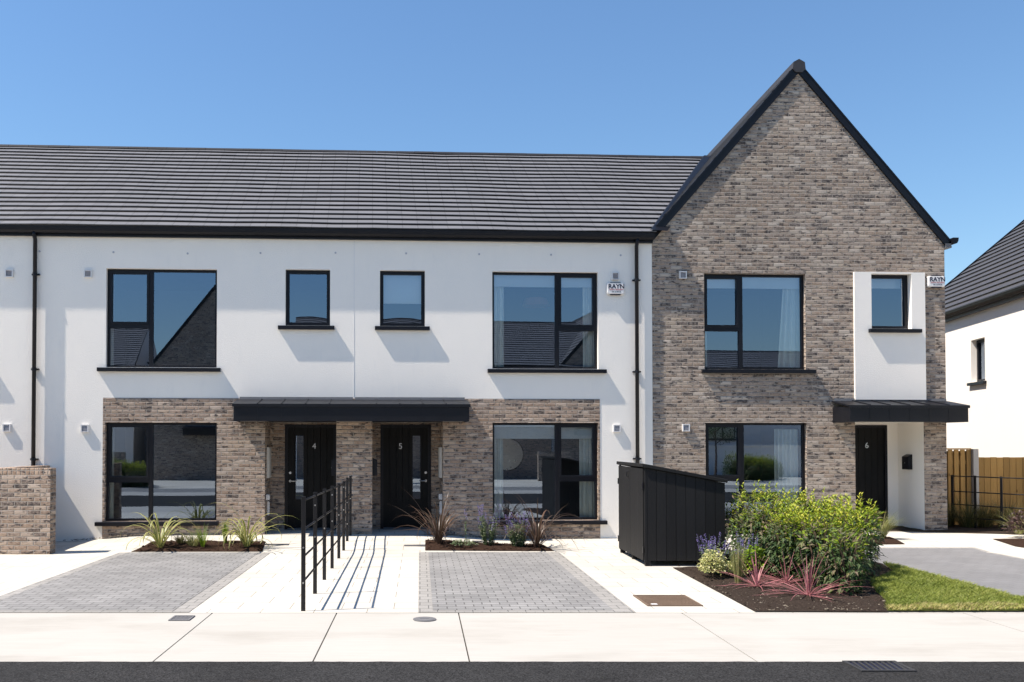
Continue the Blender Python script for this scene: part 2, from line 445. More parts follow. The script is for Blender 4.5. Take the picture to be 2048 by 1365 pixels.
patch('parking_bay', rect(7.3, 9.98, 10.17, 16.22), .004, M['setts_light'], .5, label='pale edge of the parking bay before house 6')
patch('parking_bay', rect(7.31, 9.86, 10.25, 16.12), .008, M['setts_fine'], .5, label='grey paved parking bay before house 6')

def mound(hh, sc=1.6):
    return lambda x, y: hh*(.55+.9*noise.noise(Vector((x*sc*2, y*sc*2, 3))) + .3*noise.noise(Vector((x*9, y*9, 1))))
bedA = [(3.86, 13.8), (3.78, 10.19), (5.27, 10.17), (5.62, 10.9), (5.8, 11.5), (6.15, 12.3), (6.95, 13.2), (7.28, 14.2), (7.28, 15.2), (4.85, 15.2), (4.85, 13.8)]
patch('soil', bedA, .012, M['soil'], .1, mound(.035), label='dark soil bed under the hedge and pink cordylines')
patch('mulch', [(-5.06, 15.78), (-2.76, 15.80), (-2.87, 16.75), (-4.95, 16.75)], .010, M['mulch'], .1, mound(.035), label='bark mulch bed with the variegated flaxes')
patch('mulch', [(.09, 15.95), (2.37, 15.95), (2.30, 16.95), (.1, 16.95)], .010, M['mulch'], .1, mound(.035), label='bark mulch bed with the bronze flaxes')
patch('mulch', [(7.31, 16.42), (8.87, 16.5), (9.0, 17.3), (7.31, 17.2)], .010, M['mulch'], .12, mound(.03), label='bark mulch bed by the door of house 6')
patch('mulch', [(10.78, 17.0), (10.75, 16.3), (11.2, 15.6), (13, 14.9), (13, 17.0)], .010, M['mulch'], .12, mound(.03), label='bark mulch bed at the right edge')
patch('soil', [(9.0, 18.62), (12.4, 17.6), (13.6, 17.2), (14.2, 19.8), (9.0, 19.8)], .010, M['soil'], .2, mound(.03), label='soil strip along the timber fence')
lawnP = [(5.27, 10.19), (7.29, 10.19), (7.29, 14.2), (6.95, 13.2), (6.15, 12.3), (5.8, 11.5), (5.62, 10.9)]
patch('lawn', lawnP, .02, M['turf'], .15, mound(.02), label='turf of the small front lawn')
patch('paving', rect(-30, 40, -9, -3.2), .02, M['slab'], 0, hfun=lambda x, y: -.02, label='pale slabs added across the street to bounce light')  # pale slabs replace lawns here, added to bounce sunlight onto the fronts
patch('paving', rect(-30, 40, -12.5, -9), .0, M['slab'], 0, hfun=lambda x, y: 0, label='paving across the street')
patch('paving', rect(-30, 40, -3.2, -.21), .0, M['setts'], 0, hfun=lambda x, y: 0, label='grey paving across the street')

# ------------------------------------------------------------------ houses
TH = math.atan(.0522)
ROOF_PITCH = rad(33.9)
def fw(s, t=0, z=0):
    """facade frame -> world"""
    c, n = math.cos(TH), math.sin(TH)
    return Vector((1.6 + c*s - n*t, 18.0 + n*s + c*t, z))

def wall_sheet(mb, s0, s1, z0, z1, holes, t=0., rev=.11, mi=0):
    S = sorted({s0, s1, *[min(max(x, s0), s1) for h in holes for x in h[:2]]})
    Z = sorted({z0, z1, *[min(max(x, z0), z1) for h in holes for x in h[2:4]]})
    for a, b in zip(S, S[1:]):
        for c, d in zip(Z, Z[1:]):
            ms, mz = (a+b)/2, (c+d)/2
            if any(h[0] < ms < h[1] and h[2] < mz < h[3] for h in holes): continue
            mb.quad((a, t, c), (b, t, c), (b, t, d), (a, t, d), None, mi)
    for h in holes:
        r = h[4] if len(h) > 4 else rev
        if r <= 0: continue
        a, b, c, d = h[:4]
        mb.quad((a, t, c), (a, t, d), (a, t+r, d), (a, t+r, c), None, mi)
        mb.quad((b, t, d), (b, t, c), (b, t+r, c), (b, t+r, d), None, mi)
        mb.quad((a, t, d), (b, t, d), (b, t+r, d), (a, t+r, d), None, mi)
        if c > z0+.001: mb.quad((b, t, c), (a, t, c), (a, t+r, c), (b, t+r, c), None, mi)

FR = .055
def window(parent, off, s0, s1, z0, z1, mull=None, trans=None, side='l', t=.085, sill=(.10, .10), wt=0., room=True, house_mats=None):
    """frame (part) > panes, sill (sub-parts)"""
    mb = MB(); d0, d1 = t, t+.07
    f = .045 if mull is not None else .07
    mb.box(s0, s1, d0, d1, z1-f, z1); mb.box(s0, s1, d0, d1, z0, z0+f)
    mb.box(s0, s0+f, d0, d1, z0+f, z1-f); mb.box(s1-f, s1, d0, d1, z0+f, z1-f)
    panes = []
    if mull is None: panes.append((s0+f, s1-f, z0+f, z1-f, 0))
    else:
        w = .038
        mb.box(mull-w, mull+w, d0, d1, z0+f, z1-f)
        a, b = (s0+f, mull-w) if side == 'l' else (mull+w, s1-f)
        mb.box(a, b, d0, d1, trans-.04, trans+.04)
        g = .045
        # opening sash stands proud of the frame
        y0 = d0-.012
        mb.box(a, b, y0, d1-.01, z1-f-g, z1-f); mb.box(a, b, y0, d1-.01, trans+.04, trans+.04+g)
        mb.box(a, a+g, y0, d1-.01, trans+.04+g, z1-f-g); mb.box(b-g, b, y0, d1-.01, trans+.04+g, z1-f-g)
        panes.append((a+g, b-g, trans+.04+g, z1-f-g, 0)); panes.append((a, b, z0+f, trans-.04, 0))
        panes.append((mull+w, s1-f, z0+f, z1-f, 0) if side == 'l' else (s0+f, mull-w, z0+f, z1-f, 0))
    w = finish('window', mb, M['black'], parent, off)
    for (a, b, c, d, _) in panes:
        p = MB(); y = t+.04
        # sealed units bow a little, which bends what they mirror
        a -= .004; b += .004; c -= .004; d += .004; n = 12; bow = -.00055 if mull is None else .0003*math.sin(a*7.3+c*3.1)
        P = [[Vector((a+(b-a)*i/n, y+bow*(1-(2*i/n-1)**2)*(1-(2*j/n-1)**2), c+(d-c)*j/n)) for j in range(n+1)] for i in range(n+1)]
        for i in range(n):
            for j in range(n): p.quad(P[i][j], P[i+1][j], P[i+1][j+1], P[i][j+1])
        finish('pane', p, M['glass'], w, off, smooth=True)
    sl = MB(); e0, e1 = sill
    sl.prism([(wt-.08, z0-.085), (wt-.08, z0-.012), (t+.0, z0-.001), (t+.0, z0-.085)], s0-e0, s1+e1, 0)
    finish('window_sill', sl, M['black'], w, off, weld='recalc', bevel=.004)
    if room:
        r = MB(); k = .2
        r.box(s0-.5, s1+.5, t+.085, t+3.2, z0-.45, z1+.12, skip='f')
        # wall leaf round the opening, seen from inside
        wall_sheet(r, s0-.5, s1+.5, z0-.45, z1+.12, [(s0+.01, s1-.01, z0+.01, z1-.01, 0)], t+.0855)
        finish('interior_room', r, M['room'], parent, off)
    return w

def tiles(mb, n, L, pitch, foot, along, a_of, b_of, nrm_flip=1, seg=.4, amp=.012, seed=0.):
    """n courses of lapped roof tiles. foot: point at the eaves; along: unit vector of the courses;
    a_of/b_of(i): start and end of course i along that vector"""
    foot = Vector(foot); al = Vector(along)
    hz = Vector((0, 1, 0)) if abs(al.x) > .5 else Vector((nrm_flip, 0, 0))
    up = hz*math.cos(pitch) + Vector((0, 0, math.sin(pitch)))
    nr = Vector((0, 0, math.cos(pitch))) - hz*math.sin(pitch)
    lip = .042
    for i in range(n):
        a0, b0 = a_of(i), b_of(i); a1, b1 = a_of(i+1), b_of(i+1)
        m = max(1, int((b0-a0)/seg))
        prev = None
        for j in range(m+1):
            q = j/m; x0 = a0+(b0-a0)*q; x1 = a1+(b1-a1)*q
            def wob(x, r): return amp*1.6*noise.noise(Vector((x*.55+seed, r*.10, 7.))) + amp*.5*noise.noise(Vector((x*1.7+seed, r*.9, 2.)))
            p0 = foot + al*x0 + up*(L*i) + nr*(wob(x0, i)) ; p1 = foot + al*x1 + up*(L*(i+1)) + nr*(wob(x1, i+1)+.002)
            cur = (p0 + nr*.026, p0 + nr*lip, p1, x0, x1)
            if prev:
                jit = (i % 2)*.15
                mb.quad(prev[1], cur[1], cur[2], prev[2], [(prev[3]+jit, i+.02), (cur[3]+jit, i+.02), (cur[4]+jit, i+.98), (prev[4]+jit, i+.98)])
                mb.quad(prev[0], cur[0], cur[1], prev[1], [(prev[3], i+.5), (cur[3], i+.5), (cur[3], i+.5), (prev[3], i+.5)])
            prev = cur

EAVE_T, EAVE_Z, NC = -.17, 6.13, 20
RIDGE_T = 4.25
L_T = (RIDGE_T-EAVE_T)/math.cos(ROOF_PITCH)/NC
RIDGE_Z = EAVE_Z + (RIDGE_T-EAVE_T)*math.tan(ROOF_PITCH)
GUT = [(-.075, 6.13), (-.075, 6.02), (-.10, 6.0), (-.155, 6.005), (-.185, 6.04), (-.195, 6.09), (-.20, 6.13), (-.19, 6.13), (-.18, 6.06), (-.1, 6.02), (-.085, 6.13)]

def gutter(parent, off, s0, s1):
    g = MB(); g.prism(GUT, s0, s1, 0)
    g.box(s0, s1, -.072, -.002, 5.955, 6.125)
    finish('gutter', g, M['pvc'], parent, off, weld='recalc')

def downpipe(parent, off, s, zb=-.2):
    p = MB()
    p.tube([(s, -.13, 6.02), (s, -.13, 5.96), (s, -.075, 5.88), (s, -.075, zb)], .039, 12)
    d = finish('downpipe', p, M['pvc'], parent, off, smooth=True)
    for z in (5.2, 3.35, 1.6):
        b = MB(); b.tube([(s, -.075, z-.03), (s, -.075, z+.03)], .046, 12)
        b.box(s-.075, s+.075, -.04, -.0, z-.014, z+.014); b.box(s+.062, s+.082, -.07, -.03, z-.014, z+.014)
        finish('pipe_bracket', b, M['pvc'], d, off)

def vent(parent, off, s, z, t=0.):
    v = MB(); w = .075
    v.box(s-w, s+w, t-.014, t, z-w, z+w)
    v.box(s-w, s-w+.02, t-.045, t-.014, z-w, z+w); v.box(s+w-.02, s+w, t-.045, t-.014, z-w, z+w)
    v.box(s-w+.02, s+w-.02, t-.045, t-.014, z+w-.02, z+w); v.box(s-w+.02, s+w-.02, t-.045, t-.014, z-w, z-w+.016)
    o = finish('wall_vent', v, M['plastic'], parent, off)
    g = MB()
    for i in range(5):
        zz = z-w+.026+i*.021
        g.quad((s-w+.02, t-.04, zz), (s+w-.02, t-.04, zz), (s+w-.02, t-.016, zz+.018), (s-w+.02, t-.016, zz+.018))
    finish('louvre', g, M['grey_plastic'], o, off)

def plug(parent, off, s, z):
    p = MB(); p.tube([(s, .002, z), (s, -.012, z)], .02, 10)
    finish('anchor_plug', p, M['grey_plastic'], parent, off)

def door(parent, off, s0, s1, z0, z1, t, hinge, num, glazed=True):
    """door leaf (part) > frame, glazing, handle, number, threshold"""
    fr = .06; a, b = s0+fr, s1-fr; top = z1-fr
    gs0 = gs1 = None
    if glazed:
        gw = .165
        if hinge == 'r': gs0 = a+.16; gs1 = gs0+gw
        else: gs1 = b-.16; gs0 = gs1-gw
    gz0, gz1 = z0+.62, top-.17
    mb = MB(); y0 = t-.02; cuts = [a + (b-a)*i/7 for i in range(8)]
    edges = sorted(set(cuts) | ({gs0, gs1} if glazed else set()))
    for p, q in zip(edges, edges[1:]):
        g0 = .004 if p in cuts and p != a else 0; g1 = .004 if q in cuts and q != b else 0
        if glazed and gs0-1e-6 <= p and q <= gs1+1e-6:
            mb.box(p, q, y0, t+.03, z0+.03, gz0); mb.box(p, q, y0, t+.03, gz1, top)
        else: mb.box(p+g0, q-g1, y0, t+.03, z0+.03, top)
    mb.box(a, b, t-.008, t+.0, z0+.03, gz0-.02); 
    d = finish('door', mb, M['door'], parent, off)
    f = MB(); f.box(s0, a, t-.05, t+.04, z0, z1); f.box(b, s1, t-.05, t+.04, z0, z1); f.box(a, b, t-.05, t+.04, top, z1)
    finish('door_frame', f, M['black'], d, off)
    if glazed:
        g = MB(); g.quad((gs0, t+.0, gz0), (gs1, t+.0, gz0), (gs1, t+.0, gz1), (gs0, t+.0, gz1)); finish('door_glazing', g, M['glass'], d, off)
        e = MB()
        e.box(gs0-.012, gs0+.004, y0-.006, y0+.01, gz0-.012, gz1+.012); e.box(gs1-.004, gs1+.012, y0-.006, y0+.01, gz0-.012, gz1+.012)
        e.box(gs0+.004, gs1-.004, y0-.006, y0+.01, gz0-.012, gz0+.004); e.box(gs0+.004, gs1-.004, y0-.006, y0+.01, gz1-.004, gz1+.012)
        finish('glazing_trim', e, M['black'], d, off)
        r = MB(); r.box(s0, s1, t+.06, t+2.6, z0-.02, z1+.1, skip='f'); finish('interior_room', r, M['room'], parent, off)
        hs = a+.05 if hinge == 'r' else b-.05; sg = 1 if hinge == 'r' else -1
        h = MB(); hz = z0+1.0
        h.tube([(hs, y0, hz), (hs, y0-.012, hz)], .026, 12); h.tube([(hs, y0-.01, hz), (hs, y0-.055, hz), (hs+sg*.02, y0-.06, hz), (hs+sg*.13, y0-.06, hz)], .0095, 8)
        finish('handle', h, M['steel'], d, off)
        h = MB(); h.tube([(hs, y0, hz+.17), (hs, y0-.012, hz+.17)], .026, 12); finish('lock', h, M['steel'], d, off)
    th = MB(); th.box(a, b, t-.09, t+.02, z0-.02, z0+.028); finish('threshold', th, M['lead'], d, off)
    if num:
        ns = num[1]; nz = num[2]
        text_obj('house_number', num[0], .17, M['steel'], d, Vector((ns, y0-.006, nz))-Vector(off), (rad(90), 0, 0), .004)
    return d

def canopy(parent, off, s0, s1, seam=.48, ends=(True, True)):
    zt, zb, D = 2.66, 2.33, .67
    c = MB()
    c.box(s0, s1, -D, -D+.03, zb, zt-.02)
    if ends[0]: c.box(s0, s0+.03, -D+.03, 0, zb, zt-.02)
    if ends[1]: c.box(s1-.03, s1, -D+.03, 0, zb, zt-.02)
    e0 = .025 if ends[0] else 0; e1 = .025 if ends[1] else 0
    c.prism([(-D-.022, zt-.055), (-D-.022, zt), (-.003, zt+.115), (-.003, zt+.085), (-D+.0, zt-.03), (-D-.004, zt-.055)], s0-e0, s1+e1, 0)
    n = int((s1-s0)/seam)
    for i in range(1, n+1):
        x = s0+(s1-s0)*i/(n+1)
        c.box(x-.003, x+.003, -D-.004, -D, zb+.004, zt-.06)
        c.prism([(-D-.026, zt+.001), (-D-.026, zt+.016), (-.005, zt+.135), (-.005, zt+.11)], x-.008, x+.008, 0)
    o = finish('canopy', c, M['zinc'], parent, off, weld='recalc')
    sf = MB(); sf.quad((s0+.03, -D+.03, zb+.02), (s1-.03, -D+.03, zb+.02), (s1-.03, 0, zb+.02), (s0+.03, 0, zb+.02)); finish('soffit', sf, M['zinc'], o, off)
    fl = MB(); fl.prism([(-.028, zt+.112), (-.018, zt+.165), (-.013, zt+.165), (-.013, zt+.11)], s0+.02, s1-.02, 0)
    finish('flashing', fl, M['lead'], o, off, weld='recalc')
    return o

def terrace(name, label, s0, s1, frame, whole=None, panel=None, wins=(), recess=None, dr=None, pipe=None, vents=(), plugs=(), cano=None, valley=None, wseed=0., group='terrace houses in the row', left_end=False, right_end=False):
    """one house of the white rendered row. frame = (origin, rotation)"""
    cx = (s0+s1)/2; off = (cx, 0, 0)
    O, rz = frame
    loc = O + Matrix.Rotation(rz, 3, 'Z') @ Vector((cx, 0, 0))
    H = empty(name, loc, rz); tag(H, label, 'house', group)
    g = .0025
    wm = MB(); holes = [(w[0], w[1], w[2], w[3]) for w in wins if not (panel and panel[0] <= w[0] and w[1] <= panel[1] and w[3] <= panel[2])]
    if panel: holes = holes + [(panel[0], panel[1], -1, panel[2], 0)]
    wall_sheet(wm, s0, s1, -.3, 6.12, holes, 0, .16)
    rw = MB(); rw.quad((s1, 8.5, -.3), (s0, 8.5, -.3), (s0, 8.5, 6.1), (s1, 8.5, 6.1)); finish('rear_wall', rw, M['render'], H, off)
    if left_end: wm.face([(s0, 8.5, -.3), (s0, 0, -.3), (s0, 0, 6.12), (s0, RIDGE_T, RIDGE_Z-.05), (s0, 8.5, 6.12)])
    if right_end: wm.face([(s1, 0, -.3), (s1, 8.5, -.3), (s1, 8.5, 6.12), (s1, RIDGE_T, RIDGE_Z-.05), (s1, 0, 6.12)])
    finish('wall', wm, M['render'], H, off)
    if panel:
        bp = MB(); hh = [w[:4] for w in wins if panel[0] <= w[0] and w[1] <= panel[1] and w[3] <= panel[2]]
        if recess: hh = hh + [(recess[0], recess[1], -.31, 2.35, 0)]
        wall_sheet(bp, panel[0], panel[1], -.3, panel[2], hh, -.008, .17)
        bp.quad((panel[0], .004, -.3), (panel[0], -.008, -.3), (panel[0], -.008, panel[2]), (panel[0], .004, panel[2]))
        bp.quad((panel[1], -.008, -.3), (panel[1], .004, -.3), (panel[1], .004, panel[2]), (panel[1], -.008, panel[2]))
        bp.quad((panel[0], -.008, panel[2]), (panel[1], -.008, panel[2]), (panel[1], .004, panel[2]), (panel[0], .004, panel[2]))
        finish('brick_panel', bp, M['brick_warm'], H, off)
    if recess:
        a, b, dep = recess; r = MB()
        r.quad((a, -.008, -.3), (a, dep, -.3), (a, dep, 2.35), (a, -.008, 2.35)); r.quad((b, dep, -.3), (b, -.008, -.3), (b, -.008, 2.35), (b, dep, 2.35))
        wall_sheet(r, a, b, -.3, 2.35, [(dr[0], dr[1], -.31, dr[3], .02)], dep)
        finish('porch_wall', r, M['brick_warm'], H, off)
        ce = MB(); ce.quad((a, 0, 2.349), (b, 0, 2.349), (b, dep, 2.349), (a, dep, 2.349)); finish('porch_ceiling', ce, M['black'], H, off)
        fl = MB(); fl.quad((a, -.05, .115), (b, -.05, .115), (b, dep, .115), (a, dep, .115)); finish('porch_floor', fl, M['slab'], H, off)
    if dr: door(H, off, dr[0], dr[1], dr[2], dr[3], recess[2]+.03 if recess else .1, dr[4], dr[5])
    for w in wins: window(H, off, *w[:4], **w[4])
    rf = MB()
    vs = (lambda i: s1) if not valley else (lambda i: valley[0] + (valley[1]-valley[0])*i/NC)
    tiles(rf, NC, L_T, ROOF_PITCH, (0, EAVE_T, EAVE_Z), (1, 0, 0), lambda i: s0, vs, seed=wseed)
    top = vs(NC)
    rf.quad((s0, RIDGE_T, RIDGE_Z), (top, RIDGE_T, RIDGE_Z), (top, 8.67, EAVE_Z), (s0, 8.67, EAVE_Z))
    ro = finish('roof', rf, M['roof'], H, off)
    rd = MB(); n = int((top-s0)/.45)
    for i in range(n):
        a = s0+(top-s0)*i/n; b = s0+(top-s0)*(i+1)/n; dz = .006*noise.noise(Vector((a, 3, 1)))
        rd.prism([(RIDGE_T-.14, RIDGE_Z-.045+dz), (RIDGE_T-.13, RIDGE_Z+.0+dz), (RIDGE_T-.02, RIDGE_Z+.04+dz), (RIDGE_T+.02, RIDGE_Z+.04+dz), (RIDGE_T+.13, RIDGE_Z+dz), (RIDGE_T+.14, RIDGE_Z-.045+dz)], a+.003, b-.003, 0)
    finish('ridge', rd, M['cap'], ro, off)
    gutter(H, off, s0, s1)
    if pipe is not None: downpipe(H, off, pipe)
    for v in vents: vent(H, off, *v)
    for p in plugs: plug(H, off, *p)
    if cano: canopy(H, off, *cano)
    return H

def gable_house(name, label, cx, hw, frame, wins=(), panel=None, recess=None, dr=None, vents=(), cano=None, group=None, apex=9.67, left_gutter=False, skew=0.):
    """brick house with its gable to the street; local s measured from the frame, cx centre"""
    s0, s1 = cx-hw, cx+hw; off = (cx, 0, 0); ez = 6.16; D = 9.0
    O, rz = frame
    H = empty(name, O + Matrix.Rotation(rz, 3, 'Z') @ Vector((cx, 0, 0)), rz); tag(H, label, 'house', group)
    w = MB(); hs = [x[:4] for x in wins if not (panel and panel[0] <= x[0] and x[1] <= panel[1])]
    if panel: hs.append((panel[0], panel[1], panel[2], panel[3], 0))
    if recess: hs.append((recess[0], recess[1], -.31, 2.35, 0))
    wall_sheet(w, s0, s1, -.3, ez, hs, 0, .16)
    w.face([(s0, 0, ez), (s1, 0, ez), (cx, 0, apex-.03)])
    w.quad((s1, 0, -.3), (s1, D, -.3), (s1, D, ez), (s1, 0, ez)); w.quad((s0, D, -.3), (s0, 0, -.3), (s0, 0, ez), (s0, D, ez))
    w.face([(s1, D, -.3), (s0, D, -.3), (s0, D, ez), (cx, D, apex-.03), (s1, D, ez)])
    finish('wall', w, M['brick'], H, off)
    if panel:
        p = MB(); a, b, c, d = panel; t = -.045
        wall_sheet(p, a, b, c, d, [(x[0], x[1], x[2], x[3], .2) for x in wins if a <= x[0] and x[1] <= b], t)
        p.quad((a, .004, c), (a, t, c), (a, t, d), (a, .004, d)); p.quad((b, t, c), (b, .004, c), (b, .004, d), (b, t, d)); p.quad((a, t, d), (b, t, d), (b, .004, d), (a, .004, d))
        finish('render_panel', p, M['render'], H, off)
    if recess:
        a, b, dep = recess; r = MB()
        wall_sheet(r, a, b, -.3, 2.35, [(dr[0], dr[1], -.31, dr[3], .02)], dep)
        r.quad((b, dep, -.3), (b, 0.004, -.3), (b, 0.004, 2.35), (b, dep, 2.35)); r.quad((a, 0.004, -.3), (a, dep, -.3), (a, dep, 2.35), (a, 0.004, 2.35))
        finish('porch_wall', r, M['render'], H, off)
        ce = MB(); ce.quad((a, 0, 2.349), (b, 0, 2.349), (b, dep, 2.349), (a, dep, 2.349)); finish('porch_ceiling', ce, M['render'], H, off)
        fl = MB(); fl.quad((a, -.05, .115), (b, -.05, .115), (b, dep, .115), (a, dep, .115)); finish('porch_floor', fl, M['slab'], H, off)
    if dr: door(H, off, dr[0], dr[1], dr[2], dr[3], (recess[2]+.03) if recess else .1, dr[4], dr[5], dr[6] if len(dr) > 6 else True)
    for x in wins: window(H, off, *x[:4], **x[4])
    pit = math.atan2(apex-ez, hw); oh = .10; ce_, si = math.cos(pit), math.sin(pit)
    rise = apex-ez; n = 18; Ls = math.hypot(hw+oh, rise*(hw+oh)/hw)/n
    rf = MB(); ez2 = ez-oh*rise/hw + .02
    T0 = -.032
    tiles(rf, n, Ls, pit, (s0-oh, 0, ez2), (0, 1, 0), lambda i: T0, lambda i: D+.1, 1, .8, .006, cx)
    tiles(rf, n, Ls, pit, (s1+oh, 0, ez2), (0, 1, 0), lambda i: T0, lambda i: D+.1, -1, .8, .006, cx+5)
    for i, v in enumerate(rf.v): rf.v[i] = Vector((v.x+skew*max(0, v.y), v.y, v.z))
    ro = finish('roof', rf, M['roof'], H, off)
    rd = MB(); az = ez2+rise*(hw+oh)/hw
    for i in range(20):
        a = T0-.03 + i*(D+.2)/20; b = a+(D+.2)/20-.005
        rd.prism([(cx-.135, az-.12), (cx-.12, az+.02), (cx, az+.085), (cx+.12, az+.02), (cx+.135, az-.12), (cx+.07, az-.185), (cx-.07, az-.185)], a, b, 1)
    for i, v in enumerate(rd.v): rd.v[i] = Vector((v.x+skew*max(0, v.y), v.y, v.z))
    finish('ridge', rd, M['cap'], ro, off)
    # barge boards following the verge
    for sg in (-1, 1):
        b = MB(); e = cx+sg*(hw+oh)
        def P(x, z, t): return (x, t, z)
        nx, nz = sg*si, ce_     # outward normal of this slope
        low = Vector((e, 0, ez2)); top = Vector((cx, 0, az))
        k0, k1 = -.185, .012
        for (ta, tb, k0, k1) in ((-.038, -.002, -.125, -.004), (-.046, -.002, -.004, .03)):
            A = [low+Vector((nx, 0, nz))*k0, top+Vector((nx, 0, nz))*k0, top+Vector((nx, 0, nz))*k1, low+Vector((nx, 0, nz))*k1]
            # cut at the centre line
            A[1] = low+Vector((nx, 0, nz))*k0; dv = (top-low).normalized()
            q = abs((cx-A[0].x)/dv.x); A[1] = A[0]+dv*q
            q = abs((cx-A[3].x)/dv.x); A[2] = A[3]+dv*q
            F = [Vector((p.x, ta, p.z)) for p in A]; Bk = [Vector((p.x, tb, p.z)) for p in A]
            b.face(F); b.face(Bk[::-1])
            for i in range(4): b.quad(F[i], Bk[i], Bk[(i+1) % 4], F[(i+1) % 4])
        finish('barge_board', b, M['pvc'], H, off, weld='recalc')
    for sg in (-1, 1):
        if sg < 0 and not left_gutter: continue
        x = cx+sg*(hw+oh+.02); gm = MB()
        pr = [(x, 6.13), (x, 6.02), (x+sg*.03, 6.0), (x+sg*.085, 6.015), (x+sg*.11, 6.06), (x+sg*.12, 6.13)]
        gm.prism(pr, -.11, D, 1)
        finish('gutter', gm, M['pvc'], H, off, weld='recalc')
        sm = MB(); xa, xb = sorted((cx+sg*(hw+.002), x)); sm.box(xa, xb, -.06, D, 5.93, 5.965); sm.box(xa, xb, -.05, D, 5.965, 6.02)
        finish('soffit', sm, M['lead'], H, off)
    for v in vents: vent(H, off, *v)
    if cano: canopy(H, off, *cano)
    return H

FRAME = (Vector((1.6, 18, 0)), TH)
P45 = -2.915
W = dict
terrace('terrace_house', 'white rendered house at the left edge, cut off beyond the first downpipe', -15.1, -8.93, FRAME,
    panel=(-14.9, -10.05, 2.80), wins=[(-12.15, -10.0-.0, 3.40, 5.35, W(mull=-10.85, trans=4.22, side='r'))],
    pipe=-9.11, vents=[(-9.62, 5.22), (-9.64, 2.21)], plugs=[(-9.05, 5.66)], wseed=0)
terrace('terrace_house', 'white house numbered 4 with a window left of its black door', -8.93, P45, FRAME,
    panel=(-7.81, P45, 2.80),
    wins=[(-7.765, -5.615, 3.40, 5.345, W(mull=-6.915, trans=4.22, side='l', sill=(.15, .08))),
          (-7.765, -5.605, .385, 2.315, W(mull=-6.905, trans=1.18, side='l', sill=(.17, .05))),
          (-4.272, -3.391, 4.245, 5.36, W(sill=(.14, .09)))],
    recess=(-4.665, -3.262, .95), dr=(-4.365, -3.30, .125, 2.30, 'r', ('4', -3.76, 1.845)),
    vents=[(-8.11, 5.23), (-8.15, 2.20)], plugs=[(-7.63, 5.66), (-6.19, 5.65), (-4.765, 5.675), (-3.285, 5.695)], cano=(-5.18, P45, .48, (True, False)), wseed=0)
terrace('terrace_house', 'white house numbered 5 with curtained windows right of its black door', P45, 3.10, FRAME,
    panel=(P45, 2.02, 2.80),
    wins=[(-.15, 1.995, 3.405, 5.36, W(mull=1.178, trans=4.22, side='r', sill=(.10, .155))),
          (-.15, 1.985, .37, 2.32, W(mull=1.168, trans=1.18, side='r', sill=(.08, .165))),
          (-2.401, -1.502, 4.245, 5.36, W(sill=(.10, .09)))],
    recess=(-2.55, -1.142, .95), dr=(-2.38, -1.322, .125, 2.30, 'l', ('5', -1.96, 1.845)), pipe=2.765,
    vents=[(2.345, 5.285), (2.36, 2.21)], plugs=[(-1.88, 5.70), (-.415, 5.70), (1.04, 5.705), (2.46, 5.71)], cano=(P45, -.69, .48, (False, True)),
    valley=(3.14, 5.90), wseed=0)
gable_house('brick_house', 'tall brick house numbered 6 with a steep street gable', 6.163, 3.06, FRAME,
    wins=[(4.175, 6.281, 3.415, 5.363, W(mull=4.965, trans=4.238, side='l', sill=(.065, .18))),
          (4.186, 6.285, .37, 2.325, W(mull=4.975, trans=1.18, side='l', sill=(.07, .17))),
          (7.643, 8.49, 4.255, 5.385, W(t=.09, wt=-.045, sill=(.07, .17)))],
    panel=(7.285, 8.777, 2.80, 5.414), recess=(7.295, 8.745, .92), dr=(7.40, 8.50, .125, 2.30, 'r', ('6', 8.06, 1.86), False),
    vents=[(3.73, 5.32), (3.775, 2.225)], cano=(6.83, 9.235, .48, (True, True)), group=None, skew=.075)
# lead valley between the two roofs
vm = MB()
def vp(i, ds, k):
    s = 3.14 + (5.90-3.14)*i/NC + ds; t = EAVE_T+(RIDGE_T-EAVE_T)*i/NC; z = EAVE_Z+(RIDGE_Z-EAVE_Z)*i/NC
    return Vector((s, t - k*math.sin(ROOF_PITCH), z + k*math.cos(ROOF_PITCH)))
for i in range(NC):
    for (a, ka, b, kb) in ((-.14, .056, -.11, .072), (-.11, .072, .02, .062), (.02, .064, .22, .05)):
        vm.quad(vp(i, a, ka), vp(i, b, kb), vp(i+1, b, kb), vp(i+1, a, ka))
g6 = [o for o in bpy.data.objects if o.name == 'brick_house'][0]
finish('valley_gutter', vm, M['zinc'], g6, (6.163, 0, 0))

jm = MB(); jm.box(P45-.004, P45+.004, -.0035, .0, 2.84, 5.95)
finish('movement_joint', jm, M['plastic'], [o for o in bpy.data.objects if o.name == 'terrace_house.001'][0], ((-8.93+P45)/2, 0, 0))
# facade things -------------------------------------------------------------
def on_wall(o, s, z, t=0): o.location = fw(s, t, z); o.rotation_euler = (0, 0, TH); return o

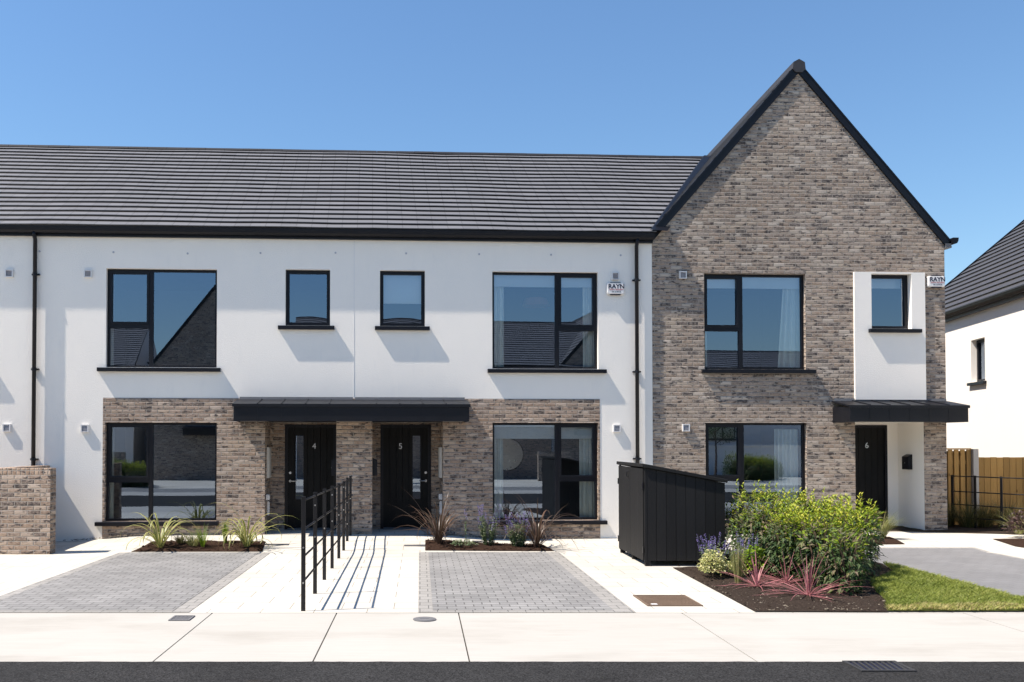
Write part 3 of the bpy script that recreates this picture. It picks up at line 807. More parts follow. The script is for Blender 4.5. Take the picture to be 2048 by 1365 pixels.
def alarm(label, s, z, t):
    A = empty('alarm_box', (0, 0, 0)); on_wall(A, s, z, t); tag(A, label, 'alarm box', 'intruder alarm boxes')
    m = MB(); w, h = .178, .115
    prof = []
    for cxs, cz, a0 in ((1, 1, 0), (-1, 1, 90), (-1, -1, 180), (1, -1, 270)):
        for a in (0, 30, 60, 90): prof.append((cxs*(w-.035)+.035*math.cos(rad(a0+a)), cz*(h-.035)+.035*math.sin(rad(a0+a))))
    n = len(prof)
    f = [Vector((x*.93, -.075, z*.9)) for x, z in prof]; b = [Vector((x, -.05, z)) for x, z in prof]; c = [Vector((x, -.004, z)) for x, z in prof]
    m.face(f[::-1]) ; 
    for i in range(n):
        j = (i+1) % n; m.quad(f[i], f[j], b[j], b[i]); m.quad(b[i], b[j], c[j], c[i])
    finish('cover', m, M['plastic'], A, weld='recalc')
    for za, zb in ((-h-.011, -h+.006), (h-.006, h+.007)):
        d = MB(); d.box(-.105, .105, -.062, -.006, za, zb); finish('strobe_lens', d, M['ink'], A)
    text_obj('lettering', 'RAYN', .125, M['ink'], A, (.012, -.0765, .038), (rad(90), 0, 0), .0015, .0028)
    text_obj('lettering', 'SAFETY SECURITY', .036, M['ink_red'], A, (.012, -.0765, -.026), (rad(90), 0, 0), .001, .0004)
    text_obj('lettering', '041 23 80 20', .034, M['ink'], A, (.012, -.0765, -.066), (rad(90), 0, 0), .001, .0004)
alarm('white alarm box on the rendered wall beside the downpipe', 2.338, 5.025, 0)
alarm('white alarm box on the brick corner beside the small white panel window', 9.012, 5.23, 0)

def postbox(label, s, t, z, side, name='letter_box', w=.10, h=.36, dpt=.26):
    """wall letter box on the side face of a pier: side = direction it sticks out along s"""
    A = empty(name, (0, 0, 0)); on_wall(A, s, z, t); tag(A, label, 'letter box', 'black letter boxes by the doors')
    m = MB(); x0, x1 = (0, w) if side > 0 else (-w, 0)
    pr = [(x0, -h/2), (x1, -h/2), (x1, h/2-.05), (x0, h/2)] if side > 0 else [(x0, -h/2), (x1, -h/2), (x1, h/2), (x0, h/2-.05)]
    m.prism(pr, 0, dpt, 1); finish('box', m, M['black'], A, weld='recalc', bevel=.006)
    l = MB(); xs = x1 if side > 0 else x0
    l.box(xs-.004, xs+.004, .04, dpt-.04, h/2-.12, h/2-.085); finish('flap', l, M['zinc'], A)
    l = MB(); l.tube([(xs, dpt/2, -.02), (xs+side*.008, dpt/2, -.02)], .012, 8); finish('lock', l, M['steel'], A)
postbox('black letter box on the left flank of the brick pier beside door 4', -3.262, .12, 1.44, -1)
postbox('black letter box on the right flank of the brick pier beside door 5', -2.55, .12, 1.44, 1)
postbox('black letter box on the white porch wall of house 6', 8.745, .40, 1.52, -1, h=.32, dpt=.22)

def meter(label, s, z, side, w, h, d, t, name='meter_box', cat='meter box', mat='meter', grp='meter boxes in the porches'):
    m = MB(); x0, x1 = (0, w) if side > 0 else (-w, 0)
    m.box(x0, x1, 0, d, -h/2, h/2); xs = x1 if side > 0 else x0
    a, b = (xs, xs+.008) if side > 0 else (xs-.008, xs)
    m.box(a, b, .015, d-.015, -h/2+.015, h/2-.015)
    o = finish(name, m, M[mat], None, bevel=.003); on_wall(o, s, z, t); tag(o, label, cat, grp)
meter('tall cream meter box on the brick porch side left of door 4', -4.665, 1.52, 1, .045, .62, .36, .30)
meter('small white junction box below the meter box left of door 4', -4.665, .83, 1, .06, .11, .12, .22, 'junction_box', 'junction box', 'plastic', 'junction boxes in the porches')
meter('white pipe cover under the junction box left of door 4', -4.665, .60, 1, .04, .28, .05, .40, 'pipe_cover', 'pipe cover', 'plastic', 'pipe covers in the porches')
meter('tall cream meter box on the brick porch side right of door 5', -1.142, 1.52, -1, .045, .62, .36, .25)
meter('small white junction box below the meter box right of door 5', -1.142, .83, -1, .06, .11, .12, .22, 'junction_box', 'junction box', 'plastic', 'junction boxes in the porches')
meter('white pipe cover under the junction box right of door 5', -1.142, .60, -1, .04, .28, .05, .30, 'pipe_cover', 'pipe cover', 'plastic', 'pipe covers in the porches')

# blinds, curtains and furnishings seen through the glass
def blind(label, s0, s1, z0, z1, t=.185):
    m = MB(); m.box(s0, s1, t, t+.004, z0, z1); m.box(s0, s1, t-.008, t+.012, z0-.02, z0)
    m.tube([(s0, t+.02, z1), (s1, t+.02, z1)], .025, 10)
    o = finish('roller_blind', m, M['blind'], None, ((s0+s1)/2, 0, z0)); on_wall(o, (s0+s1)/2, z0); tag(o, label, 'blind', 'roller blinds')
blind('wide roller blind at the top of the upstairs window of house 5', -.12, 1.96, 5.10, 5.37)
blind('wide roller blind at the top of the downstairs window of house 5', -.12, 1.95, 2.02, 2.33)
blind('wide roller blind at the top of the upstairs window of house 6', 4.2, 6.25, 5.11, 5.37)
blind('narrow blind drawn halfway down the small window over door 5', -2.38, -1.52, 4.74, 5.38)
blind('narrow blind barely lowered in the small window on the white panel', 7.66, 8.44, 5.15, 5.40, .26)
def curtain(label, s0, s1, z0, z1, t=.245, flare=0, n=None):
    m = MB(); n = n or max(3, int((s1-s0)/.075)); K = n*8; prev = None
    for i in range(K+1):
        q = i/K; ph = q*n*2*math.pi
        col = []
        for j in range(5):
            r = j/4; a = s0 + flare*(1-r)*(1 if flare < 0 else 0); b = s1 + flare*(1-r)*(1 if flare > 0 else 0)
            col.append(Vector((a+(b-a)*q, t+.032*math.sin(ph)*(1.1-.3*r)+.01*math.sin(ph*.37+r), z0+(z1-z0)*r)))
        if prev:
            for j in range(4): m.quad(prev[j], col[j], col[j+1], prev[j+1])
        prev = col
    cx = (s0+s1)/2
    o = finish('curtain', m, M['curtain'], None, (cx, 0, z0), smooth=True); on_wall(o, cx, z0); tag(o, label, 'curtain', 'pale curtains')
curtain('pale curtain at the left side of the upstairs window of house 5', -.14, .12, 3.0, 5.2)
curtain('pale curtain at the right side of the upstairs window of house 5', 1.74, 2.03, 3.0, 5.2)
curtain('pale curtain at the left side of the downstairs window of house 5', -.14, .10, .02, 2.2)
curtain('pale curtain at the right side of the downstairs window of house 5', 1.66, 2.02, .02, 2.2)
curtain('thin pale curtain edge at the left of the upstairs window of house 6', 4.16, 4.32, 3.0, 5.2)
curtain('flared pale curtain at the right of the upstairs window of house 6', 5.93, 6.30, 3.0, 5.2, flare=-.16)
curtain('pale curtain at the right of the downstairs window of house 6', 5.72, 6.22, .02, 2.2)
curtain('pale curtain edge at the left of the upstairs window of house 4', -7.80, -7.68, 3.0, 5.3)
curtain('pale curtain edge at the left of the downstairs window of house 4', -7.80, -7.66, .02, 2.3)
m = MB(); m.tube([(0, 0, 0), (0, 0, .16)], [.30, .24], 24); o = finish('lamp_shade', m, M['lamp'], None, smooth=False); on_wall(o, 1.0, 4.9, 1.5); tag(o, 'round reddish lamp shade under the ceiling behind the upstairs window of house 5', 'lamp shade')
m = MB()
for i in range(32):
    a, b = 2*math.pi*i/32, 2*math.pi*(i+1)/32
    for (r0, y0, r1, y1) in ((.40, 0, .40, -.03), (.40, -.03, .37, -.03), (.37, -.03, .37, -.01)):
        m.quad((r0*math.cos(a), y0, r0*math.sin(a)), (r0*math.cos(b), y0, r0*math.sin(b)), (r1*math.cos(b), y1, r1*math.sin(b)), (r1*math.cos(a), y1, r1*math.sin(a)))
mi = empty('wall_mirror', (0, 0, 0)); on_wall(mi, .62, 1.65, 3.2); tag(mi, 'round wall mirror deep behind the downstairs window of house 5', 'mirror')
finish('mirror_frame', m, M['black'], mi)
m = MB(); m.face([(.37*math.cos(2*math.pi*i/32), -.012, .37*math.sin(2*math.pi*i/32)) for i in range(32)][::-1]); finish('mirror_glass', m, M['steel'], mi)
# ------------------------------------------------------------------ background house on the right
far = Vector((15.24, 28.4, 0)); near = Vector((13.05, 15.3, 0)); dv = (near-far); LB = dv.length; rzB = math.atan2(dv.y, dv.x)
BH = empty('background_house', far + dv/2, rzB); tag(BH, 'white house with a grey pitched roof beyond the fence at the right edge', 'house')
# local: x along the eaves from far to near, +y = away from the street side (to world +X), so the seen face is y=0
hx = LB/2; w = MB()
wx0 = hx - LB + 2.0; wz = (3.50, 4.60)
wall_sheet(w, -hx, hx, -.3, 5.55, [(-hx+4.95, -hx+5.75, *wz)], 0, .2)
w.quad((-hx, 10, -.3), (-hx, 0, -.3), (-hx, 0, 5.55), (-hx, 10, 5.55)); w.quad((hx, 0, -.3), (hx, 10, -.3), (hx, 10, 5.55), (hx, 0, 5.55)); w.face([(-hx, 10, 5.55), (-hx, 0, 5.55), (-hx, 5, 9.9)]); w.face([(hx, 0, 5.55), (hx, 10, 5.55), (hx, 5, 9.9)])
finish('wall', w, M['render'], BH)
window(BH, (0, 0, 0), -hx+4.95, -hx+5.75, *wz, t=.14, sill=(.08, .08))
rf = MB(); pB = math.atan2(3.05, 3.5)
tiles(rf, 21, math.hypot(5.25, 4.575)/21, pB, (0, -.25, 5.62-.18), (1, 0, 0), lambda i: -hx-.08, lambda i: hx+.1, seg=2, amp=.004)
rf.quad((-hx, 5, 10.0), (hx, 5, 10.0), (hx, 10.2, 5.5), (-hx, 10.2, 5.5))
finish('roof', rf, M['slate'], BH)
g = MB(); g.prism([(-.09, 5.50), (-.09, 5.36), (-.2, 5.36), (-.25, 5.42), (-.26, 5.48), (-.26, 5.50)], -hx-.05, hx, 0); finish('gutter', g, M['pvc'], BH, weld='recalc')
g = MB(); g.box(-hx, hx, -.088, -.003, 5.28, 5.50); finish('fascia', g, M['lead'], BH)
g = MB(); up = Vector((0, math.cos(pB), math.sin(pB))); a0 = Vector((-hx-.10, -.27, 5.40)); g.beam(a0, a0+up*6.95, .05, .16, (0, 0, 1)); finish('barge_board', g, M['pvc'], BH)

# ------------------------------------------------------------------ garden wall on the left
GW = empty('garden_wall', (-7.5, 15.6, 0)); tag(GW, 'low brown brick garden wall with brick on edge coping at the left edge', 'wall')
m = MB(); m.box(-14, -6.36, 15.5, 15.74, -.2, 1.37, skip='d'); m.box(-7.42, -7.2, 15.74, 17.53, -.2, 1.37, skip='fd')
finish('brickwork', m, M['brick_warm'], GW, (-7.5, 15.6, 0))
m = MB(); m.box(-14, -6.36, 15.5, 15.74, 1.37, 1.478, skip='d'); m.box(-7.42, -7.2, 15.74, 17.53, 1.37, 1.478, skip='fd')
finish('coping', m, M['coping'], GW, (-7.5, 15.6, 0), bevel=.006)

# ------------------------------------------------------------------ railing between the two front paths
RL = empty('railing', (-1.34, 13.9, 0)); tag(RL, 'black metal railing between the paths to doors 4 and 5', 'railing')
rail_posts = [(-1.326, 10.26), (-1.33, 11.44), (-1.335, 12.6), (-1.34, 13.76), (-1.345, 14.95), (-1.35, 15.95), (-1.355, 16.8), (-1.36, 17.62)]
def rz(y, base): return base + .0*(y-10.26)
for (x, y) in rail_posts:
    b = MB(); z0 = gh(x, y)
    top = 1.30 - .012*(y-10.26)/1.0 + z0*.55
    b.box(x-.025, x+.025, y-.008, y+.008, z0-.05, top)
    p = finish('post', b, M['rail'], RL, (-1.34, 13.9, 0), bevel=.003)
    for bz in ((.62, .22) if rail_posts.index((x, y)) % 2 == 0 else (1.02, .62)):
        q = MB(); q.tube([(x, y-.008, z0+bz+.1), (x, y-.014, z0+bz+.1)], .011, 8); finish('bolt', q, M['steel'], p, (-1.34, 13.9, 0))
for base in (1.255, .925, .615, .335):
    m = MB(); pts = []
    for (x, y) in rail_posts: pts.append((x, y, base - .012*(y-10.26)*(base/1.255) + gh(x, y)*.6))
    m.tube(pts, .0125, 8)
    finish('rail', m, M['rail'], RL, (-1.34, 13.9, 0), smooth=True)

# ------------------------------------------------------------------ bin store
BX0, BX1, BY0, BY1 = 3.49, 4.74, 14.0, 15.78
BS = empty('bin_store', ((BX0+BX1)/2, (BY0+BY1)/2, 0)); tag(BS, 'black boarded bin store with a sloping lid and two doors', 'bin store')
bo = ((BX0+BX1)/2, (BY0+BY1)/2, 0)
def lidz(x): return 1.535 - (x-BX0)/(BX1-BX0)*.235
m = MB(); n = 8
for i in range(n):
    a = BX0+.03+(BX1-BX0-.03)*i/n; b = BX0+.03+(BX1-BX0-.03)*(i+1)/n
    m.prism([(a+.003, .085), (b-.003, .085), (b-.003, lidz(b)-.01), (a+.003, lidz(a)-.01)], BY0, BY0+.022, 1)
    m.prism([(a+.003, .085), (b-.003, .085), (b-.003, lidz(b)-.01), (a+.003, lidz(a)-.01)], BY1-.022, BY1, 1)
n = 12
for i in range(n):
    a = BY0+.03+(BY1-BY0-.06)*i/n; b = BY0+.03+(BY1-BY0-.06)*(i+1)/n
    m.box(BX1-.022, BX1, a+.003, b-.003, .085, lidz(BX1)-.01)
finish('side_boards', m, M['boards'], BS, bo)
m = MB(); m.prism([(BX0+.03, .09), (BX1-.025, .09), (BX1-.025, lidz(BX1)-.03), (BX0+.03, lidz(BX0)-.03)], BY0+.024, BY1-.024, 1); finish('liner', m, M['door'], BS, bo, weld='recalc')
m = MB(); m.box(BX0-.002, BX0+.03, BY0-.004, BY0+.028, .06, lidz(BX0)-.005); m.box(BX0-.002, BX0+.03, BY1-.028, BY1+.002, .06, lidz(BX0)-.005); finish('corner_post', m, M['boards'], BS, bo)
for k in (0, 1):
    ya = BY0+.03 + k*(BY1-BY0-.06)/2; yb = ya+(BY1-BY0-.06)/2
    m = MB(); nb = 6
    for i in range(nb):
        a = ya+.004+(yb-ya-.008)*i/nb; b = ya+.004+(yb-ya-.008)*(i+1)/nb
        m.box(BX0-.02, BX0+.004, a+.0015, b-.0015, .085, lidz(BX0)-.02)
    d = finish('door', m, M['boards'], BS, bo)
    yh = BY0+.0 if k == 0 else BY1-.05
    for z in (.25, 1.25):
        q = MB(); q.box(BX0-.03, BX0-.02, yh+.0, yh+.05, z-.05, z+.05); finish('hinge', q, M['black'], d, bo)
q = MB(); q.tube([(BX0-.02, (BY0+BY1)/2+.1, 1.44), (BX0-.05, (BY0+BY1)/2+.1, 1.43), (BX0-.05, (BY0+BY1)/2+.1, 1.36), (BX0-.02, (BY0+BY1)/2+.1, 1.35)], .007, 6); finish('handle', q, M['black'], BS, bo)
m = MB(); m.prism([(BX0-.04, 1.54), (BX1+.03, 1.293), (BX1+.03, 1.345), (BX0-.04, 1.595)], BY0-.035, BY1+.035, 1); finish('lid', m, M['boards'], BS, bo, weld='recalc', bevel=.006)
for (x, y) in ((BX0+.05, BY0+.04), (BX1-.05, BY0+.04), (BX0+.05, BY1-.04), (BX1-.05, BY1-.04), (BX0+.05, (BY0+BY1)/2)):
    m = MB(); m.box(x-.04, x+.04, y-.035, y+.035, -.01, .086); finish('foot', m, M['boards'], BS, bo)

# ------------------------------------------------------------------ fences at the right
FY = 20.0
FA = empty('timber_fence', (12.0, FY, .05)); tag(FA, 'taller timber fence panel with gapped boards beside the brick corner', 'fence', None)
m = MB(); x = 10.9
while x < 12.21:
    m.box(x, x+.098, FY, FY+.02, .05, 1.77); m.box(x+.075, x+.175, FY+.05, FY+.07, .05, 1.74); x += .138
finish('boards', m, M['fence'], FA, (12.0, FY, .05))
m = MB(); m.box(10.9, 12.24, FY-.012, FY+.09, 1.772, 1.80); finish('top_rail', m, M['fence'], FA, (12.0, FY, .05))
m = MB(); m.box(10.9, 12.24, FY+.022, FY+.048, .4, .48); m.box(10.9, 12.24, FY+.022, FY+.048, 1.45, 1.53); finish('cross_rail', m, M['fence'], FA, (12.0, FY, .05))
m = MB(); m.box(12.255, 12.375, FY-.06, FY+.08, -.2, 1.785); o = finish('concrete_post', m, M['post_concrete'], None, (12.31, FY, 0), bevel=.008); o.location = (12.31, FY, 0); tag(o, 'pale concrete fence post between the two timber panels', 'post')
FBn = empty('timber_fence', (13.2, FY, .05)); tag(FBn, 'lower timber fence panel of close boards at the right edge', 'fence')
m = MB(); x = 12.39; i = 0
while x < 14.05:
    m.box(x, x+.133, FY-.0, FY+.018, .05, 1.60+.004*math.sin(i*3.7)); x += .142; i += 1
finish('boards', m, M['fence'], FBn, (13.2, FY, .05))
m = MB(); m.box(12.39, 14.0, FY+.02, FY+.06, .4, .48); m.box(12.39, 14.0, FY+.02, FY+.06, 1.4, 1.48); finish('cross_rail', m, M['fence'], FBn, (13.2, FY, .05))
ER = empty('estate_railing', (11.8, 18.4, .1)); tag(ER, 'black estate railing in front of the timber fence', 'railing')
eo = (11.8, 18.4, .1)
def ep(q): return Vector((11.4+.6*q, 19.3-1.4*q, 0))
edir = Vector((.6, -1.4, 0)).normalized()
for q in (0, .335, .7, 1.06, 1.42):
    p = ep(q); m = MB(); m.beam(p+Vector((0, 0, .0)), p+Vector((0, 0, 1.235)), .052, .012, edir.cross(Vector((0, 0, 1)))*-1); finish('post', m, M['rail'], ER, eo)
for z in (1.21, .885, .61, .34):
    m = MB(); m.tube([ep(-.02)+Vector((0, 0, z)), ep(1.45)+Vector((0, 0, z))], .0115, 8); finish('rail', m, M['rail'], ER, eo)

# ------------------------------------------------------------------ covers and gratings
def cover(name, label, cat, x0, x1, y0, y1, mat, pat):
    C = empty(name, ((x0+x1)/2, (y0+y1)/2, gh((x0+x1)/2, (y0+y1)/2))); tag(C, label, cat)
    cx, cy = (x1-x0)/2, (y1-y0)/2
    m = MB(); z0, z1 = .002, .012
    m.box(-cx, cx, -cy, -cy+.02, z0, z1); m.box(-cx, cx, cy-.02, cy, z0, z1); m.box(-cx, -cx+.02, -cy+.02, cy-.02, z0, z1); m.box(cx-.02, cx, -cy+.02, cy-.02, z0, z1)
    finish('frame', m, mat, C)
    m = MB(); m.box(-cx+.021, cx-.021, -cy+.021, cy-.021, z0, z1-.005)
    if pat == 'tread':
        r = 0; y = -cy+.04
        while y < cy-.03:
            x = -cx+.04+(r % 2)*.022
            while x < cx-.03: m.box(x-.008, x+.008, y-.005, y+.005, z1-.005, z1-.001, skip='d'); x += .044
            y += .024; r += 1
    elif pat == 'slots':
        n = int((x1-x0)/.028)
        for i in range(n): m.box(-cx+.03+i*.028, -cx+.045+i*.028, -cy+.022, cy-.022, z1-.005, z1-.001, skip='d')
    finish('plate', m, mat, C)
    return C
cv = cover('manhole_cover', 'rusty brown rectangular manhole cover right of the grey bay', 'manhole cover', 2.66, 3.31, 10.56, 11.29, M['rust'], 'tread')
m = MB(); m.box(-.26, -.19, -.31, -.25, .006, .0135); finish('lifting_key', m, M['plastic'], cv)
cover('access_cover', 'small grey rectangular cover in the concrete footpath', 'access cover', -2.70, -2.475, 9.69, 9.95, M['iron'], 'tread')
cover('channel_drain', 'slotted channel drain beside the bronze flax bed', 'drain', -.29, .085, 16.33, 16.45, M['iron'], 'slots')
cover('channel_drain', 'slotted channel drain beside the variegated flax bed', 'drain', -2.86, -2.40, 16.42, 16.54, M['iron'], 'slots')
cover('inspection_cover', 'small pale cover on the slabs behind the catmint', 'access cover', 1.0, 1.2, 17.12, 17.3, M['iron'], 'tread')
C = empty('round_cover', (.05, 9.76, 0)); tag(C, 'small round grey stopcock cover in the concrete footpath', 'access cover')
m = MB(); m.tube([(0, 0, .001), (0, 0, .01)], .125, 28); finish('frame', m, M['iron'], C)
m = MB(); m.tube([(0, 0, .01), (0, 0, .013)], .105, 28); m.box(-.05, .05, -.012, .012, .013, .016); finish('plate', m, M['iron'], C)
C = empty('road_gully', (3.9, 7.72, .004)); tag(C, 'black iron gully grating in the road beside the footpath', 'gully grating')
m = MB(); m.box(-.23, .23, -.2, -.17, .0, .012); m.box(-.23, .23, .115, .145, .0, .012); m.box(-.23, -.2, -.17, .115, .0, .012); m.box(.2, .23, -.17, .115, .0, .012); finish('frame', m, M['iron_dark'], C)
m = MB(); m.quad((-.2, -.17, .002), (.2, -.17, .002), (.2, .115, .002), (-.2, .115, .002)); finish('pit', m, M['ink'], C)  # flat near-black sheet: the shade under the bars is put into its colour
m = MB()
for i in range(8): 
    x = -.17+i*.05; m.beam((x-.02, -.168, .006), (x+.02, .113, .006), .02, .010)
finish('grating', m, M['iron_dark'], C)

# ------------------------------------------------------------------ planting
def rnd(a, b): return a+(b-a)*random.random()
def leaf(mb, p, d, n, L, Wd, c, fold=.25, bend=.15):
    """small folded leaf: p base, d direction, n up side, colour value c in UV.x"""
    d = d.normalized(); sd = d.cross(n)
    if sd.length < 1e-4: sd = Vector((1, 0, 0))
    sd.normalize(); n = sd.cross(d)
    m = p + d*L*.45; tip = p + d*L - n*L*bend
    a = m + sd*Wd/2 + n*Wd*fold; b = m - sd*Wd/2 + n*Wd*fold
    i = len(mb.v); mb.v += [p, a, tip, b, m - n*Wd*.02]
    mb.f += [[i, i+1, i+4], [i+1, i+2, i+4], [i, i+4, i+3], [i+4, i+2, i+3]]
    mb.u += [[(c, 0)]*3]*4; mb.mi += [0]*4

def blade(mb, p, az, el, L, Wd, droop, seg=7, twist=0, z_min=.01, kink=None):
    """long strap leaf arching over; UV.x runs across the blade"""
    p = Vector(p); prev = None; q = p.copy()
    for i in range(seg+1):
        r = i/seg
        e = el - droop*r*r*1.0
        if kink and r > kink[0]: e -= kink[1]
        d = Vector((math.cos(az)*math.cos(e), math.sin(az)*math.cos(e), math.sin(e)))
        if i: q = q + d*(L/seg)
        if q.z < z_min: q.z = z_min
        side = Vector((-math.sin(az+twist*r), math.cos(az+twist*r), 0)); nn = side.cross(d).normalized()
        w = Wd*(.55+.9*r if r < .4 else max(.03, (1-((r-.4)/.6)**1.6)*.91))*.5
        cur = (q - side*w + nn*w*.35, q.copy(), q + side*w + nn*w*.35)
        if prev:
            mb.v += [prev[0], prev[1], prev[2], cur[0], cur[1], cur[2]]; k = len(mb.v)-6
            mb.f += [[k, k+1, k+4, k+3], [k+1, k+2, k+5, k+4]]
            mb.u += [[(0, 0), (.5, 0), (.5, 1), (0, 1)], [(.5, 0), (1, 0), (1, 1), (.5, 1)]]; mb.mi += [0, 0]
        prev = cur

def flax(label, x, y, mat, n, L0, L1, wd, el0, el1, dr0, dr1, group, seed, name='flax', cat='plant', spread=.05, kinks=.2):
    random.seed(seed); z = gh(x, y)+.02
    m = MB()
    for i in range(n):
        az = 2*math.pi*i/n*1.618*3 + rnd(-.4, .4)
        r = rnd(0, spread); L = rnd(L0, L1); el = rnd(el0, el1)
        if name == 'cordyline': el = rnd(R(-4), R(38)) if random.random() < .72 else rnd(R(62), R(88)); L *= .8 if el > 1 else 1
        kk = (rnd(.4, .7), rnd(.5, 1.1)) if random.random() < kinks else None
        blade(m, (math.cos(az)*r, math.sin(az)*r, 0), az, el, L, wd*rnd(.75, 1.15), rnd(dr0, dr1), 8, rnd(-.4, .4), .012, kk)
    o = finish(name, m, mat, None, smooth=True, weld=True); o.location = (x, y, z); tag(o, label, cat, group); return o
R = rad
flax('yellow striped flax at the left end of the bed below the window of house 4', -4.62, 16.05, M['flax_green'], 28, .6, 1.15, .045, R(45), R(87), R(70), R(175), 'striped flax plants', 3, kinks=.35)
flax('yellow striped flax at the right end of the mulch bed, nearest door 4', -3.10, 16.15, M['flax_green'], 34, .65, 1.25, .04, R(40), R(87), R(70), R(175), 'striped flax plants', 11, kinks=.35)
flax('bronze flax at the left end of the bed, nearest door 5', .34, 16.5, M['flax_bronze'], 52, .7, 1.3, .030, R(42), R(88), R(25), R(140), 'bronze flax plants', 5)
flax('bronze flax at the right end of the bed under the window of house 5', 2.12, 16.3, M['flax_bronze'], 52, .7, 1.3, .030, R(42), R(88), R(25), R(135), 'bronze flax plants', 8)
flax('pink cordyline nearest the footpath, right of its two neighbours', 4.80, 11.15, M['cordyline'], 64, .42, .80, .017, R(2), R(86), R(5), R(48), 'pink cordylines in the soil bed', 21, 'cordyline', 'plant', .03, .05)
flax('pink cordyline at the left, beside the cream leaved shrub', 4.42, 11.85, M['cordyline'], 48, .36, .68, .016, R(2), R(86), R(5), R(50), 'pink cordylines in the soil bed', 23, 'cordyline', 'plant', .03, .05)
flax('pink cordyline at the back, close against the hedge', 4.93, 12.15, M['cordyline'], 40, .36, .66, .016, R(5), R(84), R(5), R(50), 'pink cordylines in the soil bed', 29, 'cordyline', 'plant', .03, .05)

def tuft(label, x, y, mat, n, L0, L1, wd, group, seed, spread=.06, dr=(R(20), R(95)), el=(R(55), R(88)), name='ornamental_grass', lean=None, grow=None):
    random.seed(seed); m = MB()
    for i in range(n):
        az = rnd(0, 2*math.pi); r = spread*math.sqrt(random.random()); c = random.random()
        a2 = az if lean is None or random.random() > .6 else lean+rnd(-.5, .5)
        k0 = len(m.u)
        blade(m, (math.cos(az)*r, math.sin(az)*r, 0), a2, rnd(*el), rnd(L0, L1), wd, rnd(*dr), 5, 0, .01)
        for k in range(k0, len(m.u)): m.u[k] = [(c, v) for _, v in m.u[k]]
    o = finish(name, m, mat, None, smooth=True); o.location = (x, y, gh(x, y)+.015); tag(o, label, 'grass plant', group); return o
tuft('short bushy green grass tuft in the middle of the left mulch bed', -4.08, 16.25, M['feather'], 230, .15, .36, .006, 'grass tufts in the left bed', 31, .09)
tuft('slender leaning grass tuft in the middle of the left mulch bed', -3.88, 16.12, M['lime'], 90, .25, .5, .006, 'grass tufts in the left bed', 32, .03, (R(10), R(60)), (R(65), R(88)), lean=R(160))
tuft('upright narrow green grass tuft behind the left mulch bed', -3.56, 16.5, M['lime'], 110, .26, .48, .007, 'grass tufts in the left bed', 33, .03, (R(2), R(20)), (R(82), R(90)))
tuft('low dark grass tuft right behind the leftmost striped flax', -4.36, 16.45, M['drygrass'], 130, .12, .26, .008, 'grass tufts in the left bed', 34, .07)
tuft('feathery pale grass beside the door of house 6', 8.72, 17.0, M['feather'], 260, .35, .68, .005, 'pale grasses', 35, .05, (R(15), R(90)), (R(55), R(86)), lean=R(0))
tuft('tall yellowing grass clump beside the cream leaved shrub', 4.28, 12.12, M['feather'], 190, .32, .56, .006, 'pale grasses', 36, .05, (R(2), R(18)), (R(80), R(90)))
for i, (x, y, w) in enumerate([(11.55, 19.0, 'behind the first railing post'), (11.95, 19.1, 'between the first two railing posts'), (12.3, 18.9, 'below the concrete post'), (11.25, 19.35, 'against the brick corner')]):
    tuft('dark wispy grass growing at the fence ' + w, x, y, M['drygrass'], 420, .35, .85, .006, 'dark grasses along the fence', 40+i, .16, (R(15), R(90)), (R(50), R(88)))
tuft('pale arching grass between the railing and the plum shrub', 11.75, 17.7, M['feather'], 120, .3, .75, .006, 'pale grasses', 45, .06, (R(30), R(100)), (R(45), R(80)))

def shrub_blob(name, label, x, y, rx, ry, h, n, mat, L, Wd, cat, group=None, seed=1, cfun=None, stems=6, z0=.04, base=0.):
    random.seed(seed); S = empty(name, (x, y, gh(x, y))); tag(S, label, cat, group)
    m = MB()
    for i in range(n):
        az = rnd(0, 2*math.pi); u = random.random(); el = math.asin(rnd(-.25, 1)); rr = .55+.45*math.sqrt(u)
        lump = 1+.28*noise.noise(Vector((math.cos(az)*1.7+x, math.sin(az)*1.7+y, el*1.6+seed)))
        p = Vector((math.cos(az)*math.cos(el)*rx*rr*lump, math.sin(az)*math.cos(el)*ry*rr*lump, z0+(h-z0)*(.3+.7*math.sin(el)*rr*lump) if el > 0 else z0+(h-z0)*.3*(1+math.sin(el))))
        d = Vector((math.cos(az)*.8+rnd(-.6, .6), math.sin(az)*.8+rnd(-.6, .6), rnd(-.5, .8)))
        c = cfun(p, h) if cfun else random.random()
        leaf(m, p, d, Vector((rnd(-.4, .4), rnd(-.4, .4), 1)), L*rnd(.6, 1.2), Wd*rnd(.7, 1.2), c)
    finish('foliage', m, mat, S, weld=False)
    t = MB()
    for i in range(stems):
        az = rnd(0, 6.28); t.tube([(0, 0, -.02), (math.cos(az)*rx*.25, math.sin(az)*ry*.25, h*.35), (math.cos(az)*rx*.6, math.sin(az)*ry*.6, h*.75)], [.012, .008, .004], 5)
    finish('stems', t, M['twig'], S)
    return S
shrub_blob('cream_shrub', 'cream and yellow leaved shrub at the bin store corner', 4.10, 12.62, .17, .17, .42, 750, M['cream'], .045, .03, 'shrub', None, 51, lambda p, h: .35+.6*random.random())
shrub_blob('cream_shrub', 'low cream leaved shrub just left of the pink cordylines', 4.42, 12.75, .2, .16, .22, 420, M['cream'], .045, .03, 'shrub', None, 52, lambda p, h: .2+.7*random.random())
shrub_blob('lime_shrub', 'bright lime shrub in front of the hedge behind the cordylines', 4.72, 12.75, .16, .15, .46, 420, M['lime'], .07, .035, 'shrub', None, 53)
shrub_blob('plum_shrub', 'dark plum leaved shrub at the right edge by the railing', 11.55, 17.1, .34, .34, .52, 900, M['plum'], .09, .03, 'shrub', None, 54)
